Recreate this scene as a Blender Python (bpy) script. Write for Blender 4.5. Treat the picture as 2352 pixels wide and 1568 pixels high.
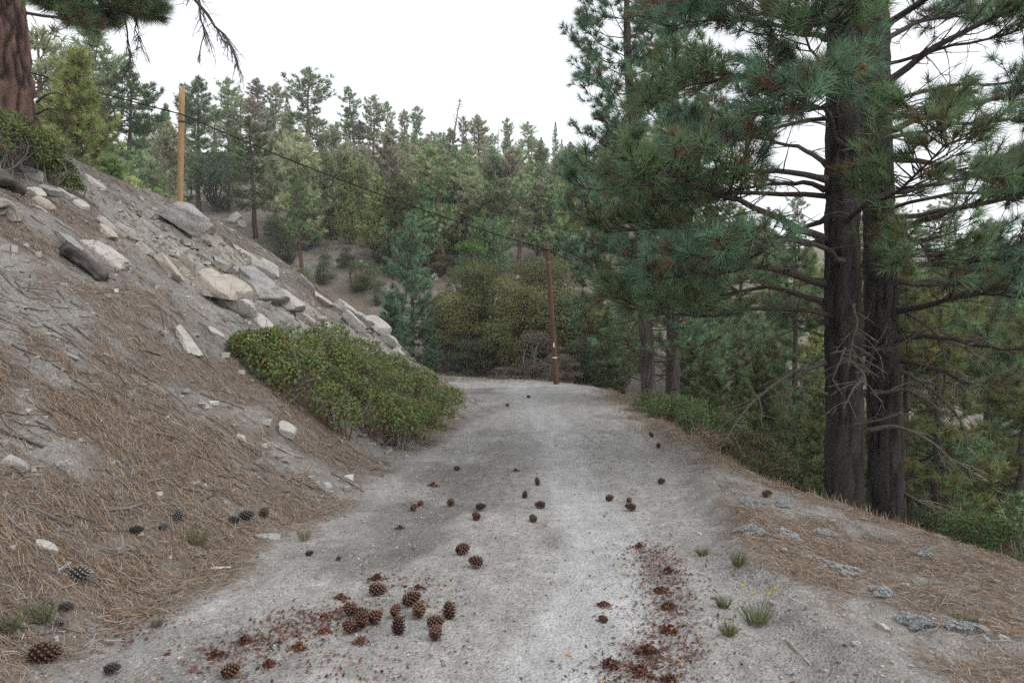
import bpy, math, random
import numpy as np
from mathutils import Vector, Matrix, Euler

for o in list(bpy.data.objects):
    bpy.data.objects.remove(o, do_unlink=True)
scene = bpy.context.scene
COL = scene.collection
R = math.radians

# ----------------------------------------------------------------- camera, sky, sun, exposure
cam_d = bpy.data.cameras.new("camera")
cam = bpy.data.objects.new("camera", cam_d)
COL.objects.link(cam)
cam.location = (0, 0, 1.5)
cam.rotation_euler = (R(90), 0, 0)
cam_d.sensor_width = 36.0
cam_d.lens = 36.0 * 1646.0 / 2352.0
cam_d.clip_start = 0.05
cam_d.clip_end = 3000
scene.camera = cam

SUN_EL, SUN_AZ = 48.0, 118.0          # a high veil of cloud: soft light, no crisp shadows (azimuth from +Y, clockwise)
world = bpy.data.worlds.new("World")
scene.world = world
world.use_nodes = True
wn = world.node_tree
wn.nodes.clear()
w_out = wn.nodes.new("ShaderNodeOutputWorld")
w_bg = wn.nodes.new("ShaderNodeBackground")
w_sky = wn.nodes.new("ShaderNodeTexSky")
w_sky.sky_type = 'NISHITA'
w_sky.sun_disc = False
w_sky.sun_elevation = R(SUN_EL)
w_sky.sun_rotation = R(SUN_AZ)
w_sky.air_density = 1.0
w_sky.dust_density = 1.0
w_sky.ozone_density = 1.0
w_hsv = wn.nodes.new("ShaderNodeHueSaturation")
w_hsv.inputs['Saturation'].default_value = 0.42       # overcast: the cloud veil takes the blue out of the sky
wn.links.new(w_sky.outputs[0], w_hsv.inputs['Color'])
w_gam = wn.nodes.new("ShaderNodeGamma")               # the veil also evens the sky out, all round
w_gam.inputs['Gamma'].default_value = 0.3
w_mul = wn.nodes.new("ShaderNodeVectorMath"); w_mul.operation = 'SCALE'
w_mul.inputs['Scale'].default_value = 2.6
wn.links.new(w_hsv.outputs[0], w_gam.inputs[0])
wn.links.new(w_gam.outputs[0], w_mul.inputs[0])
wn.links.new(w_mul.outputs[0], w_bg.inputs[0])
w_bg.inputs[1].default_value = 0.15
wn.links.new(w_bg.outputs[0], w_out.inputs[0])

sun_d = bpy.data.lights.new("sun", 'SUN')
sun_d.energy = 0.75
sun_d.angle = R(40)
sun_d.color = (1.0, 0.985, 0.965)
sun = bpy.data.objects.new("sun", sun_d)
COL.objects.link(sun)
a, e = R(SUN_AZ), R(SUN_EL)
sun.rotation_euler = Vector((-math.sin(a) * math.cos(e), -math.cos(a) * math.cos(e), -math.sin(e))).to_track_quat('-Z', 'Y').to_euler()
sun.location = (0, -5, 30)

scene.view_settings.view_transform = 'Standard'
scene.view_settings.look = 'None'
scene.view_settings.gamma = 1.0
scene.view_settings.use_curve_mapping = False
scene.view_settings.exposure = 1.15
scene.cycles.use_denoising = False
scene.cycles.max_bounces = 4
scene.cycles.diffuse_bounces = 3
scene.cycles.glossy_bounces = 2
scene.cycles.transmission_bounces = 2
# ----------------------------------------------------------------- numeric helpers
def _hash(ix, iy, iz, seed):
    h = (ix.astype(np.int64) * 374761393 + iy.astype(np.int64) * 668265263 + iz.astype(np.int64) * 2147483647 + seed * 1274126177) & 0xffffffff
    h = ((h ^ (h >> 13)) * 1274126177) & 0xffffffff
    h = ((h ^ (h >> 16)) * 2246822519) & 0xffffffff
    return ((h ^ (h >> 15)) & 0xffffff) / float(0xffffff) * 2.0 - 1.0

def vnoise2(x, y, seed=0):
    """smooth value noise, about -1..1"""
    ix, iy = np.floor(x), np.floor(y)
    fx, fy = x - ix, y - iy
    fx = fx * fx * fx * (fx * (fx * 6 - 15) + 10); fy = fy * fy * fy * (fy * (fy * 6 - 15) + 10)
    z = np.zeros_like(ix)
    a = _hash(ix, iy, z, seed); b = _hash(ix + 1, iy, z, seed)
    c = _hash(ix, iy + 1, z, seed); d = _hash(ix + 1, iy + 1, z, seed)
    return (a * (1 - fx) + b * fx) * (1 - fy) + (c * (1 - fx) + d * fx) * fy

def fbm2(x, y, seed=0, octaves=4, gain=0.5):
    t = 0.0; amp = 1.0; tot = 0.0
    for o in range(octaves):
        ca, sa = math.cos(0.6 + o * 1.1), math.sin(0.6 + o * 1.1)
        f = 2.03 ** o
        t = t + amp * vnoise2((x * ca - y * sa) * f + 17.3 * o, (x * sa + y * ca) * f - 9.1 * o, seed + o)
        tot += amp; amp *= gain
    return t / tot

def vnoise3(x, y, z, seed=0):
    ix, iy, iz = np.floor(x), np.floor(y), np.floor(z)
    fx, fy, fz = x - ix, y - iy, z - iz
    fx = fx * fx * (3 - 2 * fx); fy = fy * fy * (3 - 2 * fy); fz = fz * fz * (3 - 2 * fz)
    r = 0
    for dx in (0, 1):
        for dy in (0, 1):
            for dz in (0, 1):
                r = r + _hash(ix + dx, iy + dy, iz + dz, seed) * (fx if dx else 1 - fx) * (fy if dy else 1 - fy) * (fz if dz else 1 - fz)
    return r

def sstep(a, b, x):
    t = np.clip((x - a) / (b - a), 0, 1)
    return t * t * (3 - 2 * t)

def smax(a, b, k):
    h = np.clip(0.5 + 0.5 * (a - b) / k, 0, 1)
    return b * (1 - h) + a * h + k * h * (1 - h)

# ----------------------------------------------------------------- terrain
TOE = np.array([(-2.45, -8), (-2.3, -2), (-2.2, 2), (-2.1, 3), (-1.9, 5), (-1.62, 6.5), (-1.36, 9), (-1.0, 13), (-0.72, 16),
                (-0.95, 18.6), (-1.9, 20.9), (-3.6, 22.6), (-6, 24.0), (-10, 25.2), (-16, 26), (-30, 27)], float)
OUT = np.array([(1.35, -8), (1.22, 2), (1.22, 4.3), (1.5, 6.2), (1.78, 8.3), (2.12, 11.4), (2.5, 15), (2.6, 18), (2.3, 22), (1.6, 25),
                (0.2, 27.4), (-2, 29), (-6, 30.2), (-12, 31), (-30, 32)], float)
CREST = (np.array([-8, 2, 4, 5, 5.8, 6.4, 7, 9, 12, 16, 22, 60], float), np.array([6.0, 5.2, 4.5, 3.9, 3.5, 3.15, 2.8, 2.5, 2.5, 2.7, 2.9, 2.95], float))

def _dense(P, n=14):
    t = np.linspace(0, len(P) - 1, (len(P) - 1) * n + 1)
    i = np.minimum(t.astype(int), len(P) - 2); f = (t - i)[:, None]
    p0 = P[np.maximum(i - 1, 0)]; p1 = P[i]; p2 = P[i + 1]; p3 = P[np.minimum(i + 2, len(P) - 1)]
    return 0.5 * ((2 * p1) + (-p0 + p2) * f + (2 * p0 - 5 * p1 + 4 * p2 - p3) * f ** 2 + (-p0 + 3 * p1 - 3 * p2 + p3) * f ** 3)
TOE_D, OUT_D = _dense(TOE), _dense(OUT)

def sdist(P, x, y):
    """signed distance to a polyline, positive on its left hand"""
    x = np.asarray(x, float).ravel(); y = np.asarray(y, float).ravel()
    best = np.full(x.shape, 1e9); sg = np.ones(x.shape)
    for a, b in zip(P[:-1], P[1:]):
        d = b - a; L = d @ d
        px, py = x - a[0], y - a[1]
        t = np.clip((px * d[0] + py * d[1]) / L, 0, 1)
        q = (px - t * d[0]) ** 2 + (py - t * d[1]) ** 2
        c = d[0] * py - d[1] * px
        m = q < best - 1e-12
        best[m] = q[m]; sg[m] = np.sign(c[m])
    return np.sqrt(best) * np.where(sg == 0, 1, sg)

class Field:
    """a signed distance looked up on a fine grid near the road and a coarse one beyond"""
    def __init__(self, P):
        self.g = []
        for (x0, x1, y0, y1, st) in [(-18, 11, -6, 36, .15), (-70, 70, -30, 80, 1.0)]:
            xs = np.arange(x0, x1 + st, st); ys = np.arange(y0, y1 + st, st)
            X, Y = np.meshgrid(xs, ys, indexing='xy')
            self.g.append((x0, y0, st, len(xs), len(ys), sdist(P, X, Y).reshape(len(ys), len(xs))))
    def __call__(self, x, y):
        out = None
        for k, (x0, y0, st, nx, ny, D) in reversed(list(enumerate(self.g))):
            fx = np.clip((x - x0) / st, 0, nx - 1.001); fy = np.clip((y - y0) / st, 0, ny - 1.001)
            i = fx.astype(int); j = fy.astype(int); fx = fx - i; fy = fy - j
            v = (D[j, i] * (1 - fx) + D[j, i + 1] * fx) * (1 - fy) + (D[j + 1, i] * (1 - fx) + D[j + 1, i + 1] * fx) * fy
            if out is None: out = v
            else:
                inn = (x > x0 + .2) & (x < x0 + st * (nx - 2)) & (y > y0 + .2) & (y < y0 + st * (ny - 2))
                out = np.where(inn, v, out)
        return out
TOE_F, OUT_F = Field(TOE_D), Field(OUT_D)

def far_height(x, y):
    """hillside across the gully: high on the left, lower and deeper on the right"""
    w = sstep(3, 42, x + 0.05 * (y - 40))
    left = 0.43 * (y - 33) + 0.030 * np.maximum(-x - 6, 0)
    left = left + 1.1 * fbm2(x / 17, y / 17, 71, 3)
    capL = 27.0 - 0.045 * np.clip(x, -60, 30) + 1.6 * fbm2(x / 24, y / 30, 77, 2)
    left = -smax(-left, -(capL + 0.04 * (y - 100)), 5.0)
    right = -8.5 + 0.30 * (y - 30) + 0.9 * fbm2(x / 13, y / 13, 73, 3)
    right = -smax(-right, -(17.5 + 0.02 * (y - 100)), 5.0)
    return left * (1 - w) + right * w

def height(x, y, detail=True):
    x = np.asarray(x, float); y = np.asarray(y, float); shp = x.shape
    x = x.ravel(); y = y.ravel()
    s = TOE_F(x, y)                      # metres up the bank from its toe
    wob = 0.16 * fbm2(x / 1.3, y / 1.3, 5, 2)
    sp = np.maximum(s + wob, 0)
    k = -smax(-sp, np.full_like(sp, -6.9), 1.6)
    bank = 0.745 * (np.sqrt(k * k + 0.30 ** 2) - 0.30) + 0.16 * np.maximum(sp - 6.9, 0)
    bank = bank * (1 + 0.05 * fbm2(x / 4.2, y / 4.2, 9, 2))
    cx = np.interp(y, CREST[0], CREST[1])
    o = np.maximum(x - cx + 0.12 * fbm2(x / 1.1, y / 1.1, 15, 2), 0)
    q = np.maximum(-OUT_F(x, y), 0)      # metres beyond the road's outer edge
    qn = q + 0.18 * fbm2(x / .7, y / .7, 17, 3) * (q > 0)
    verge = 0.095 * sstep(0.0, .42, qn) * (1 - .75 * sstep(8, 16, y)) + 0.04 * np.exp(-((qn - 0.5) / 0.3) ** 2) - 0.10 * np.minimum(q, 2.5)
    drop = -0.62 * (np.sqrt(o * o + 0.45 ** 2) - 0.45)
    near = np.where(s > 0, bank, 0.0) + verge * (s < 0) + drop
    u = -x - 5.0
    saddle = np.where(u > 0, np.minimum(0.36 * u, 5.0), 2.5 * u) - 6 * (1 - sstep(15, 22, y))
    near = smax(near, saddle, 0.5)
    z = smax(near, far_height(x, y), 1.2)
    z = np.where((s > 0.2) & (y < 20), near, z)
    if detail:
        onroad = sstep(0.25, -0.25, s) * sstep(0.3, -0.1, q)
        bk = sstep(0.0, 1.2, s)
        tx = np.interp(y, [2, 3.2, 4, 5.5, 7.5, 10, 13, 17, 22], [0.15, 0.25, 0.45, 0.62, 0.72, 0.8, 0.75, 0.55, 0.2]) + .12 * fbm2(x / 2, y / 2, 47, 2)
        z = z - onroad * (0.035 * np.exp(-((x - tx) / .36) ** 2) + 0.03 * np.exp(-((x - tx + 1.42) / .3) ** 2))
        offr = 1 - onroad
        dist = np.sqrt(x * x + y * y)
        z = z + offr * (0.05 * fbm2(x / 0.5, y / 0.5, 21, 4) + 0.015 * fbm2(x / .14, y / .14, 25, 2))
        z = z + bk * (0.036 * fbm2(x / .22, y / .22, 37, 3) + 0.14 * fbm2(x / 1.1, y / 1.6, 31, 3) + 0.05 * (1 - np.abs(fbm2(x / 0.6 + y / 2.2, y / 1.0, 35, 3))))
        z = z + onroad * (0.018 * fbm2(x / 0.35, y / 0.6, 41, 4) + 0.009 * fbm2(x / .12, y / .12, 43, 2) + 0.02 * fbm2(x / 1.6, y / 2.4, 45, 2))
    return z.reshape(shp)

hz = height
FPX, CXP, CYP, CAMZ = 1646.0, 1176.0, 784.0, 1.5
def cast(xd, yd, y0=1.5, y1=160, n=700):
    if y0 > 15: n = 320
    """where the photograph's ray through (xd, yd) first meets the ground"""
    Y = np.exp(np.linspace(math.log(y0), math.log(y1), n))
    X = Y * (xd - CXP) / FPX; Z = CAMZ + Y * (CYP - yd) / FPX
    d = hz(X, Y) - Z
    i = np.argmax(d > 0)
    if d[i] <= 0:
        return None
    if i == 0: i = 1
    f = d[i - 1] / (d[i - 1] - d[i])
    yy = Y[i - 1] + f * (Y[i] - Y[i - 1])
    return np.array([yy * (xd - CXP) / FPX, yy, float(hz(np.array([yy * (xd - CXP) / FPX]), np.array([yy]))[0])])
# ----------------------------------------------------------------- mesh helpers
rng = np.random.default_rng(11)

class Acc:
    """collects vertices and faces for ONE mesh"""
    def __init__(self):
        self.V, self.Q, self.T, self.C, self.n = [], [], [], [], 0
    def add(self, V, Q=None, T=None, C=None):
        V = np.asarray(V, float).reshape(-1, 3)
        self.V.append(V)
        if Q is not None and len(Q): self.Q.append(np.asarray(Q, np.int64) + self.n)
        if T is not None and len(T): self.T.append(np.asarray(T, np.int64) + self.n)
        if C is None: C = (1, 1, 1)
        C = np.asarray(C, float)
        self.C.append(np.broadcast_to(C, (len(V), 3)) if C.ndim == 1 else C)
        self.n += len(V)
    def mesh(self, name, smooth=True, color=True, attrs=None):
        me = bpy.data.meshes.new(name)
        V = np.concatenate(self.V); Q = np.concatenate(self.Q) if self.Q else np.zeros((0, 4), int)
        T = np.concatenate(self.T) if self.T else np.zeros((0, 3), int)
        me.vertices.add(len(V)); me.vertices.foreach_set('co', V.astype(np.float32).ravel())
        nl = len(Q) * 4 + len(T) * 3
        me.loops.add(nl); me.loops.foreach_set('vertex_index', np.concatenate([Q.ravel(), T.ravel()]).astype(np.int32))
        me.polygons.add(len(Q) + len(T))
        me.polygons.foreach_set('loop_start', np.concatenate([np.arange(len(Q)) * 4, len(Q) * 4 + np.arange(len(T)) * 3]).astype(np.int32))
        me.polygons.foreach_set('use_smooth', np.full(len(Q) + len(T), smooth, bool))
        if color:
            ca = me.attributes.new('Col', 'FLOAT_COLOR', 'POINT')
            C = np.concatenate(self.C); C4 = np.ones((len(C), 4), np.float32); C4[:, :3] = C
            ca.data.foreach_set('color', C4.ravel())
        for k, v in (attrs or {}).items():
            at = me.attributes.new(k, 'FLOAT', 'POINT'); at.data.foreach_set('value', np.asarray(v, np.float32))
        me.update(calc_edges=True)
        return me

def obj(name, me, mat=None, parent=None, loc=None, **props):
    o = bpy.data.objects.new(name, me)
    COL.objects.link(o)
    if mat is not None and me is not None and len(me.materials) == 0: me.materials.append(mat)
    if parent is not None: o.parent = parent
    if loc is not None: o.location = loc
    for k, v in props.items():
        if v is not None: o[k] = v
    return o

def thing(name, label, cat, loc=(0, 0, 0), rot=(0, 0, 0), scale=1.0, group=None):
    o = bpy.data.objects.new(name, None)
    COL.objects.link(o)
    o.empty_display_size = 0.2
    o.location = loc; o.rotation_euler = rot
    o.scale = (scale,) * 3 if np.isscalar(scale) else scale
    o['label'] = label; o['category'] = cat
    if group: o['group'] = group
    return o

def nrm(v):
    v = np.asarray(v, float)
    return v / np.maximum(np.linalg.norm(v, axis=-1, keepdims=True), 1e-9)

def perp(v, r):
    """a random unit vector at right angles to each v"""
    u = r.normal(size=v.shape)
    u -= v * np.sum(u * v, -1, keepdims=True)
    return nrm(u)

def spline(P, n):
    P = np.asarray(P, float)
    t = np.linspace(0, len(P) - 1, n)
    i = np.minimum(t.astype(int), len(P) - 2); f = (t - i)[:, None]
    p0 = P[np.maximum(i - 1, 0)]; p1 = P[i]; p2 = P[i + 1]; p3 = P[np.minimum(i + 2, len(P) - 1)]
    return 0.5 * ((2 * p1) + (-p0 + p2) * f + (2 * p0 - 5 * p1 + 4 * p2 - p3) * f ** 2 + (-p0 + 3 * p1 - 3 * p2 + p3) * f ** 3)

def tube(P, rad, k=6, cap=True):
    P = np.asarray(P, float); n = len(P)
    rad = np.broadcast_to(np.asarray(rad, float), (n,))
    t = nrm(np.gradient(P, axis=0))
    m = np.abs(t.mean(0)); ref = np.eye(3)[np.argmin(m)]
    a = nrm(np.cross(t, ref)); b = np.cross(t, a)
    th = np.arange(k) / k * 2 * np.pi
    V = P[:, None, :] + rad[:, None, None] * (np.cos(th)[None, :, None] * a[:, None, :] + np.sin(th)[None, :, None] * b[:, None, :])
    V = V.reshape(-1, 3)
    i = np.arange(n - 1)[:, None] * k; j = np.arange(k)[None, :]; j2 = (j + 1) % k
    Q = np.stack([i + j, i + j2, i + k + j2, i + k + j], -1).reshape(-1, 4)
    T = None
    if cap:
        V = np.vstack([V, P[-1:], P[:1]])
        e = (n - 1) * k; jj = np.arange(k)
        T = np.vstack([np.stack([e + jj, e + (jj + 1) % k, np.full(k, n * k)], -1), np.stack([(jj + 1) % k, jj, np.full(k, n * k + 1)], -1)])
    return V, Q, T

def needles(acc, pos, ax, K, length, width, spread, r, tint, back=0.12, droop=0.0):
    """K needles as slim triangles round each tuft; tint: one colour per tuft"""
    N = len(pos)
    if N == 0: return
    pos = np.repeat(pos, K, 0); ax = np.repeat(ax, K, 0); tint = np.repeat(tint, K, 0)
    M = N * K
    th = r.uniform(spread[0], spread[1], M)[:, None]
    L = (np.repeat(np.broadcast_to(length, (N,)), K) * r.uniform(0.75, 1.15, M))[:, None]
    d = ax * np.cos(th) + perp(ax, r) * np.sin(th)
    base = pos - ax * (r.uniform(0, 1, M)[:, None] * back) * (L / 0.2)
    tip = base + d * L; tip[:, 2] -= droop * L[:, 0]
    w = perp(d, r) * (width * (L / np.mean(L)) * 0.5)
    V = np.stack([base - w, base + w, tip], 1).reshape(-1, 3)
    c = tint * r.uniform(0.72, 1.3, (M, 1))
    acc.add(V, T=np.arange(3 * M).reshape(-1, 3), C=np.repeat(c, 3, 0))

def leaves(acc, pos, nor, size, r, tint, ratio=0.62, fold=0.25):
    """folded diamond leaves, one per point"""
    N = len(pos)
    d = perp(nor, r); s = np.cross(nor, d)
    L = np.broadcast_to(np.asarray(size, float), (N,))[:, None] * r.uniform(0.7, 1.25, (N, 1))
    a = pos - d * L * 0.5; b = pos + d * L * 0.5
    l = pos + s * L * ratio * 0.5 + nor * L * fold * 0.5; q = pos - s * L * ratio * 0.5 + nor * L * fold * 0.5
    V = np.stack([a, l, b, q], 1).reshape(-1, 3)
    i = np.arange(N)[:, None] * 4
    T = np.concatenate([i + [0, 2, 1], i + [0, 3, 2]])
    acc.add(V, T=T, C=np.repeat(tint * r.uniform(0.75, 1.25, (N, 1)), 4, 0))

# ----------------------------------------------------------------- materials
class NT:
    def __init__(self, name):
        self.m = bpy.data.materials.new(name); self.m.use_nodes = True
        self.t = self.m.node_tree; self.b = self.t.nodes['Principled BSDF']
        self.b.inputs['Specular IOR Level'].default_value = 0.25
    def n(self, typ, **kw):
        x = self.t.nodes.new(typ)
        for k, v in kw.items(): setattr(x, k, v)
        return x
    def lk(self, a, b): self.t.links.new(a, b)
    def val(self, sock, v):
        if hasattr(v, 'is_linked') or isinstance(v, bpy.types.NodeSocket): self.lk(v, sock)
        else: sock.default_value = v
    def coords(self): return self.n('ShaderNodeTexCoord').outputs['Object']
    def noise(self, vec, scale, detail=4, rough=0.6, out='Fac', dist=0.0):
        x = self.n('ShaderNodeTexNoise'); self.lk(vec, x.inputs['Vector'])
        x.inputs['Scale'].default_value = scale; x.inputs['Detail'].default_value = detail; x.inputs['Roughness'].default_value = rough
        x.inputs['Distortion'].default_value = dist
        return x.outputs[out]
    def voro(self, vec, scale, feature='F1', out='Distance'):
        x = self.n('ShaderNodeTexVoronoi', feature=feature); self.lk(vec, x.inputs['Vector']); x.inputs['Scale'].default_value = scale
        return x.outputs[out]
    def ramp(self, fac, pts):
        x = self.n('ShaderNodeValToRGB'); self.lk(fac, x.inputs[0])
        cr = x.color_ramp
        while len(cr.elements) < len(pts): cr.elements.new(0.5)
        for e, (p, c) in zip(cr.elements, pts):
            e.position = p; e.color = (c, c, c, 1) if np.isscalar(c) else (*c, 1)
        return x.outputs[0]
    def mix(self, fac, a, b, blend='MIX'):
        x = self.n('ShaderNodeMix', data_type='RGBA', blend_type=blend)
        self.val(x.inputs[0], fac)
        for s, v in ((x.inputs[6], a), (x.inputs[7], b)):
            if isinstance(v, tuple) and len(v) == 3: v = (*v, 1)
            self.val(s, v)
        return x.outputs[2]
    def math(self, op, a, b=0.0, clamp=False):
        x = self.n('ShaderNodeMath', operation=op, use_clamp=clamp)
        self.val(x.inputs[0], a); self.val(x.inputs[1], b)
        return x.outputs[0]
    def attr(self, name, out='Fac'):
        return self.n('ShaderNodeAttribute', attribute_name=name).outputs[out]
    def mapping(self, vec, scale):
        x = self.n('ShaderNodeMapping'); self.lk(vec, x.inputs[0]); x.inputs['Scale'].default_value = scale
        return x.outputs[0]
    def bump(self, h, strength, dist, prev=None):
        x = self.n('ShaderNodeBump'); x.inputs['Strength'].default_value = strength; x.inputs['Distance'].default_value = dist
        self.lk(h, x.inputs['Height'])
        if prev is not None: self.lk(prev, x.inputs['Normal'])
        return x.outputs[0]
    def done(self, color, rough=0.9, normal=None):
        if isinstance(color, tuple): color = (*color, 1)
        self.val(self.b.inputs['Base Color'], color); self.val(self.b.inputs['Roughness'], rough)
        if normal is not None: self.lk(normal, self.b.inputs['Normal'])
        return self.m

def mat_ground():
    g = NT('ground'); c = g.coords()
    road, lit, track, ash, rok = g.attr('road'), g.attr('litter'), g.attr('track'), g.attr('ash'), g.attr('rock')
    n1 = g.noise(c, 1.3, 5); n2 = g.noise(c, 9, 5, 0.7); n3 = g.noise(c, 60, 3, 0.7)
    v1 = g.voro(c, 70, out='Color'); v2 = g.voro(c, 28, out='Color')
    soil = g.mix(g.ramp(n1, [(0.3, 0), (0.7, 1)]), (0.20, 0.19, 0.178), (0.33, 0.318, 0.30))
    soil = g.mix(g.ramp(n2, [(0.42, 0), (0.72, 0.8)]), soil, (0.155, 0.13, 0.11))
    rd = g.mix(g.ramp(n2, [(0.35, 0), (0.7, 1)]), (0.42, 0.408, 0.385), (0.275, 0.265, 0.249))
    rd = g.mix(track, rd, g.mix(g.ramp(n2, [(0.3, 0), (0.75, 1)]), (0.50, 0.495, 0.485), (0.43, 0.425, 0.415)))
    rd = g.mix(g.math('MULTIPLY', ash, 0.8), rd, (0.15, 0.138, 0.126))
    crag = g.mix(g.ramp(n2, [(0.35, 0), (0.65, 1)]), (0.47, 0.435, 0.375), (0.31, 0.28, 0.24))
    crag = g.mix(g.ramp(g.voro(g.mapping(c, (1.2, .8, 2.6)), 3.4, 'DISTANCE_TO_EDGE'), [(0, .7), (0.05, 0)]), crag, (0.13, 0.11, 0.09))
    soil = g.mix(rok, soil, crag)
    n5 = g.noise(g.mapping(c, (5.0, 1.1, 1)), 1.0, 5, 0.7); n6 = g.noise(c, 3.6, 5, 0.75)
    rd = g.mix(0.8, rd, g.ramp(n5, [(0.3, 0.72), (0.7, 1.22)]), 'MULTIPLY')
    rd = g.mix(0.9, rd, g.ramp(n6, [(0.3, 0.8), (0.65, 1.12)]), 'MULTIPLY')
    col = g.mix(road, soil, rd)
    col = g.mix(g.math('MULTIPLY', g.ramp(n3, [(0.5, 0), (0.72, 1)]), 0.55), col, (0.14, 0.115, 0.095))
    sp = g.math('GREATER_THAN', g.n('ShaderNodeSeparateColor').outputs[0], 0.93)
    g.lk(v1, sp.node.inputs[0].links[0].from_node.inputs[0])
    col = g.mix(g.math('MULTIPLY', sp, 0.35), col, (0.55, 0.53, 0.50))
    n4 = g.noise(g.mapping(c, (1, 1, 1)), 34, 3, 0.8, dist=1.5)
    lcol = g.mix(g.ramp(n4, [(0.35, 0), (0.65, 1)]), (0.095, 0.075, 0.06), (0.21, 0.165, 0.13))
    lf = g.math('MULTIPLY', g.ramp(g.math('ADD', g.math('MULTIPLY', lit, 1.3), g.math('MULTIPLY', g.math('SUBTRACT', n4, 0.5), 1.4)), [(0.40, 0), (0.9, 1)]), 0.62)
    col = g.mix(lf, col, lcol)
    b = g.bump(g.voro(c, 55), 0.7, 0.018)
    b = g.bump(n2, 0.7, 0.07, b)
    b = g.bump(n3, 0.6, 0.012, b)
    return g.done(col, 0.95, b)

def mat_hill():
    g = NT('hill_soil'); c = g.coords()
    n1 = g.noise(c, 0.12, 4); n2 = g.noise(c, 0.9, 5, 0.7); n3 = g.noise(c, 6, 4, 0.7)
    col = g.mix(g.ramp(n1, [(0.35, 0), (0.65, 1)]), (0.215, 0.18, 0.15), (0.34, 0.305, 0.265))
    col = g.mix(g.ramp(n2, [(0.45, 0), (0.7, 1)]), col, (0.15, 0.115, 0.085))
    col = g.mix(g.ramp(n3, [(0.5, 0), (0.75, 0.7)]), col, (0.12, 0.105, 0.07))
    b = g.bump(n3, 0.8, 0.2); b = g.bump(n2, 0.6, 0.6, b)
    return g.done(col, 0.95, b)

def mat_rock(name, dark, light, stain):
    g = NT(name); c = g.coords()
    oi = g.n('ShaderNodeObjectInfo').outputs['Random']
    off = g.n('ShaderNodeVectorMath', operation='ADD'); g.lk(c, off.inputs[0])
    cb = g.n('ShaderNodeCombineXYZ'); g.lk(g.math('MULTIPLY', oi, 37.0), cb.inputs[0]); g.lk(g.math('MULTIPLY', oi, 11.0), cb.inputs[1])
    g.lk(cb.outputs[0], off.inputs[1]); c = off.outputs[0]
    n1 = g.noise(c, 4, 6, 0.65); n2 = g.noise(c, 22, 4, 0.7); n3 = g.noise(c, 140, 2, 0.6); v = g.voro(c, 90, out='Color')
    col = g.mix(g.ramp(n1, [(0.3, 0), (0.7, 1)]), dark, light)
    col = g.mix(g.ramp(n2, [(0.5, 0), (0.75, 0.7)]), col, stain)
    col = g.mix(g.ramp(n3, [(0.55, 0), (0.7, 0.65)]), col, (0.12, 0.115, 0.11))
    cr = g.voro(g.mapping(c, (1.6, 1.6, 3.2)), 2.2, 'DISTANCE_TO_EDGE')
    crack = g.ramp(cr, [(0.0, 1), (0.022, 0)])
    col = g.mix(g.math('MULTIPLY', crack, 0.6), col, (0.10, 0.085, 0.07))
    b = g.bump(n1, 0.5, 0.12); b = g.bump(n2, 0.6, 0.03, b); b = g.bump(n3, 0.4, 0.006, b)
    return g.done(col, 0.92, b)

def mat_col(name, rough=0.7, vary=0.25, spec=0.25, trans=0.0, noise=None, hue=0.008, bump=None, gain=1.0):
    """colour from the mesh's own Col attribute, a little different on each object"""
    g = NT(name); col = g.attr('Col', 'Color')
    oi = g.n('ShaderNodeObjectInfo').outputs['Random']
    if noise:
        k = g.noise(g.coords(), noise, 4, 0.7)
        col = g.mix(0.85, col, g.ramp(k, [(0.25, 0.45), (0.75, 1.5)]), 'MULTIPLY')
        if bump: 
            g.lk(g.bump(k, 0.7, bump), g.b.inputs['Normal'])
    hs = g.n('ShaderNodeHueSaturation'); g.lk(col, hs.inputs['Color'])
    g.lk(g.math('ADD', g.math('MULTIPLY', oi, vary * 2 * gain), (1 - vary) * gain), hs.inputs['Value'])
    g.lk(g.math('ADD', g.math('MULTIPLY', g.math('FRACT', g.math('MULTIPLY', oi, 7.3)), hue * 2), 0.5 - hue), hs.inputs['Hue'])
    g.b.inputs['Specular IOR Level'].default_value = spec
    g.val(g.b.inputs['Base Color'], hs.outputs[0]); g.b.inputs['Roughness'].default_value = rough
    if trans:
        tr = g.n('ShaderNodeBsdfTranslucent'); g.lk(hs.outputs[0], tr.inputs[0])
        mx = g.n('ShaderNodeMixShader'); mx.inputs[0].default_value = trans
        g.lk(g.b.outputs[0], mx.inputs[1]); g.lk(tr.outputs[0], mx.inputs[2])
        g.lk(mx.outputs[0], g.t.nodes['Material Output'].inputs[0])
    return g.m

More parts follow.
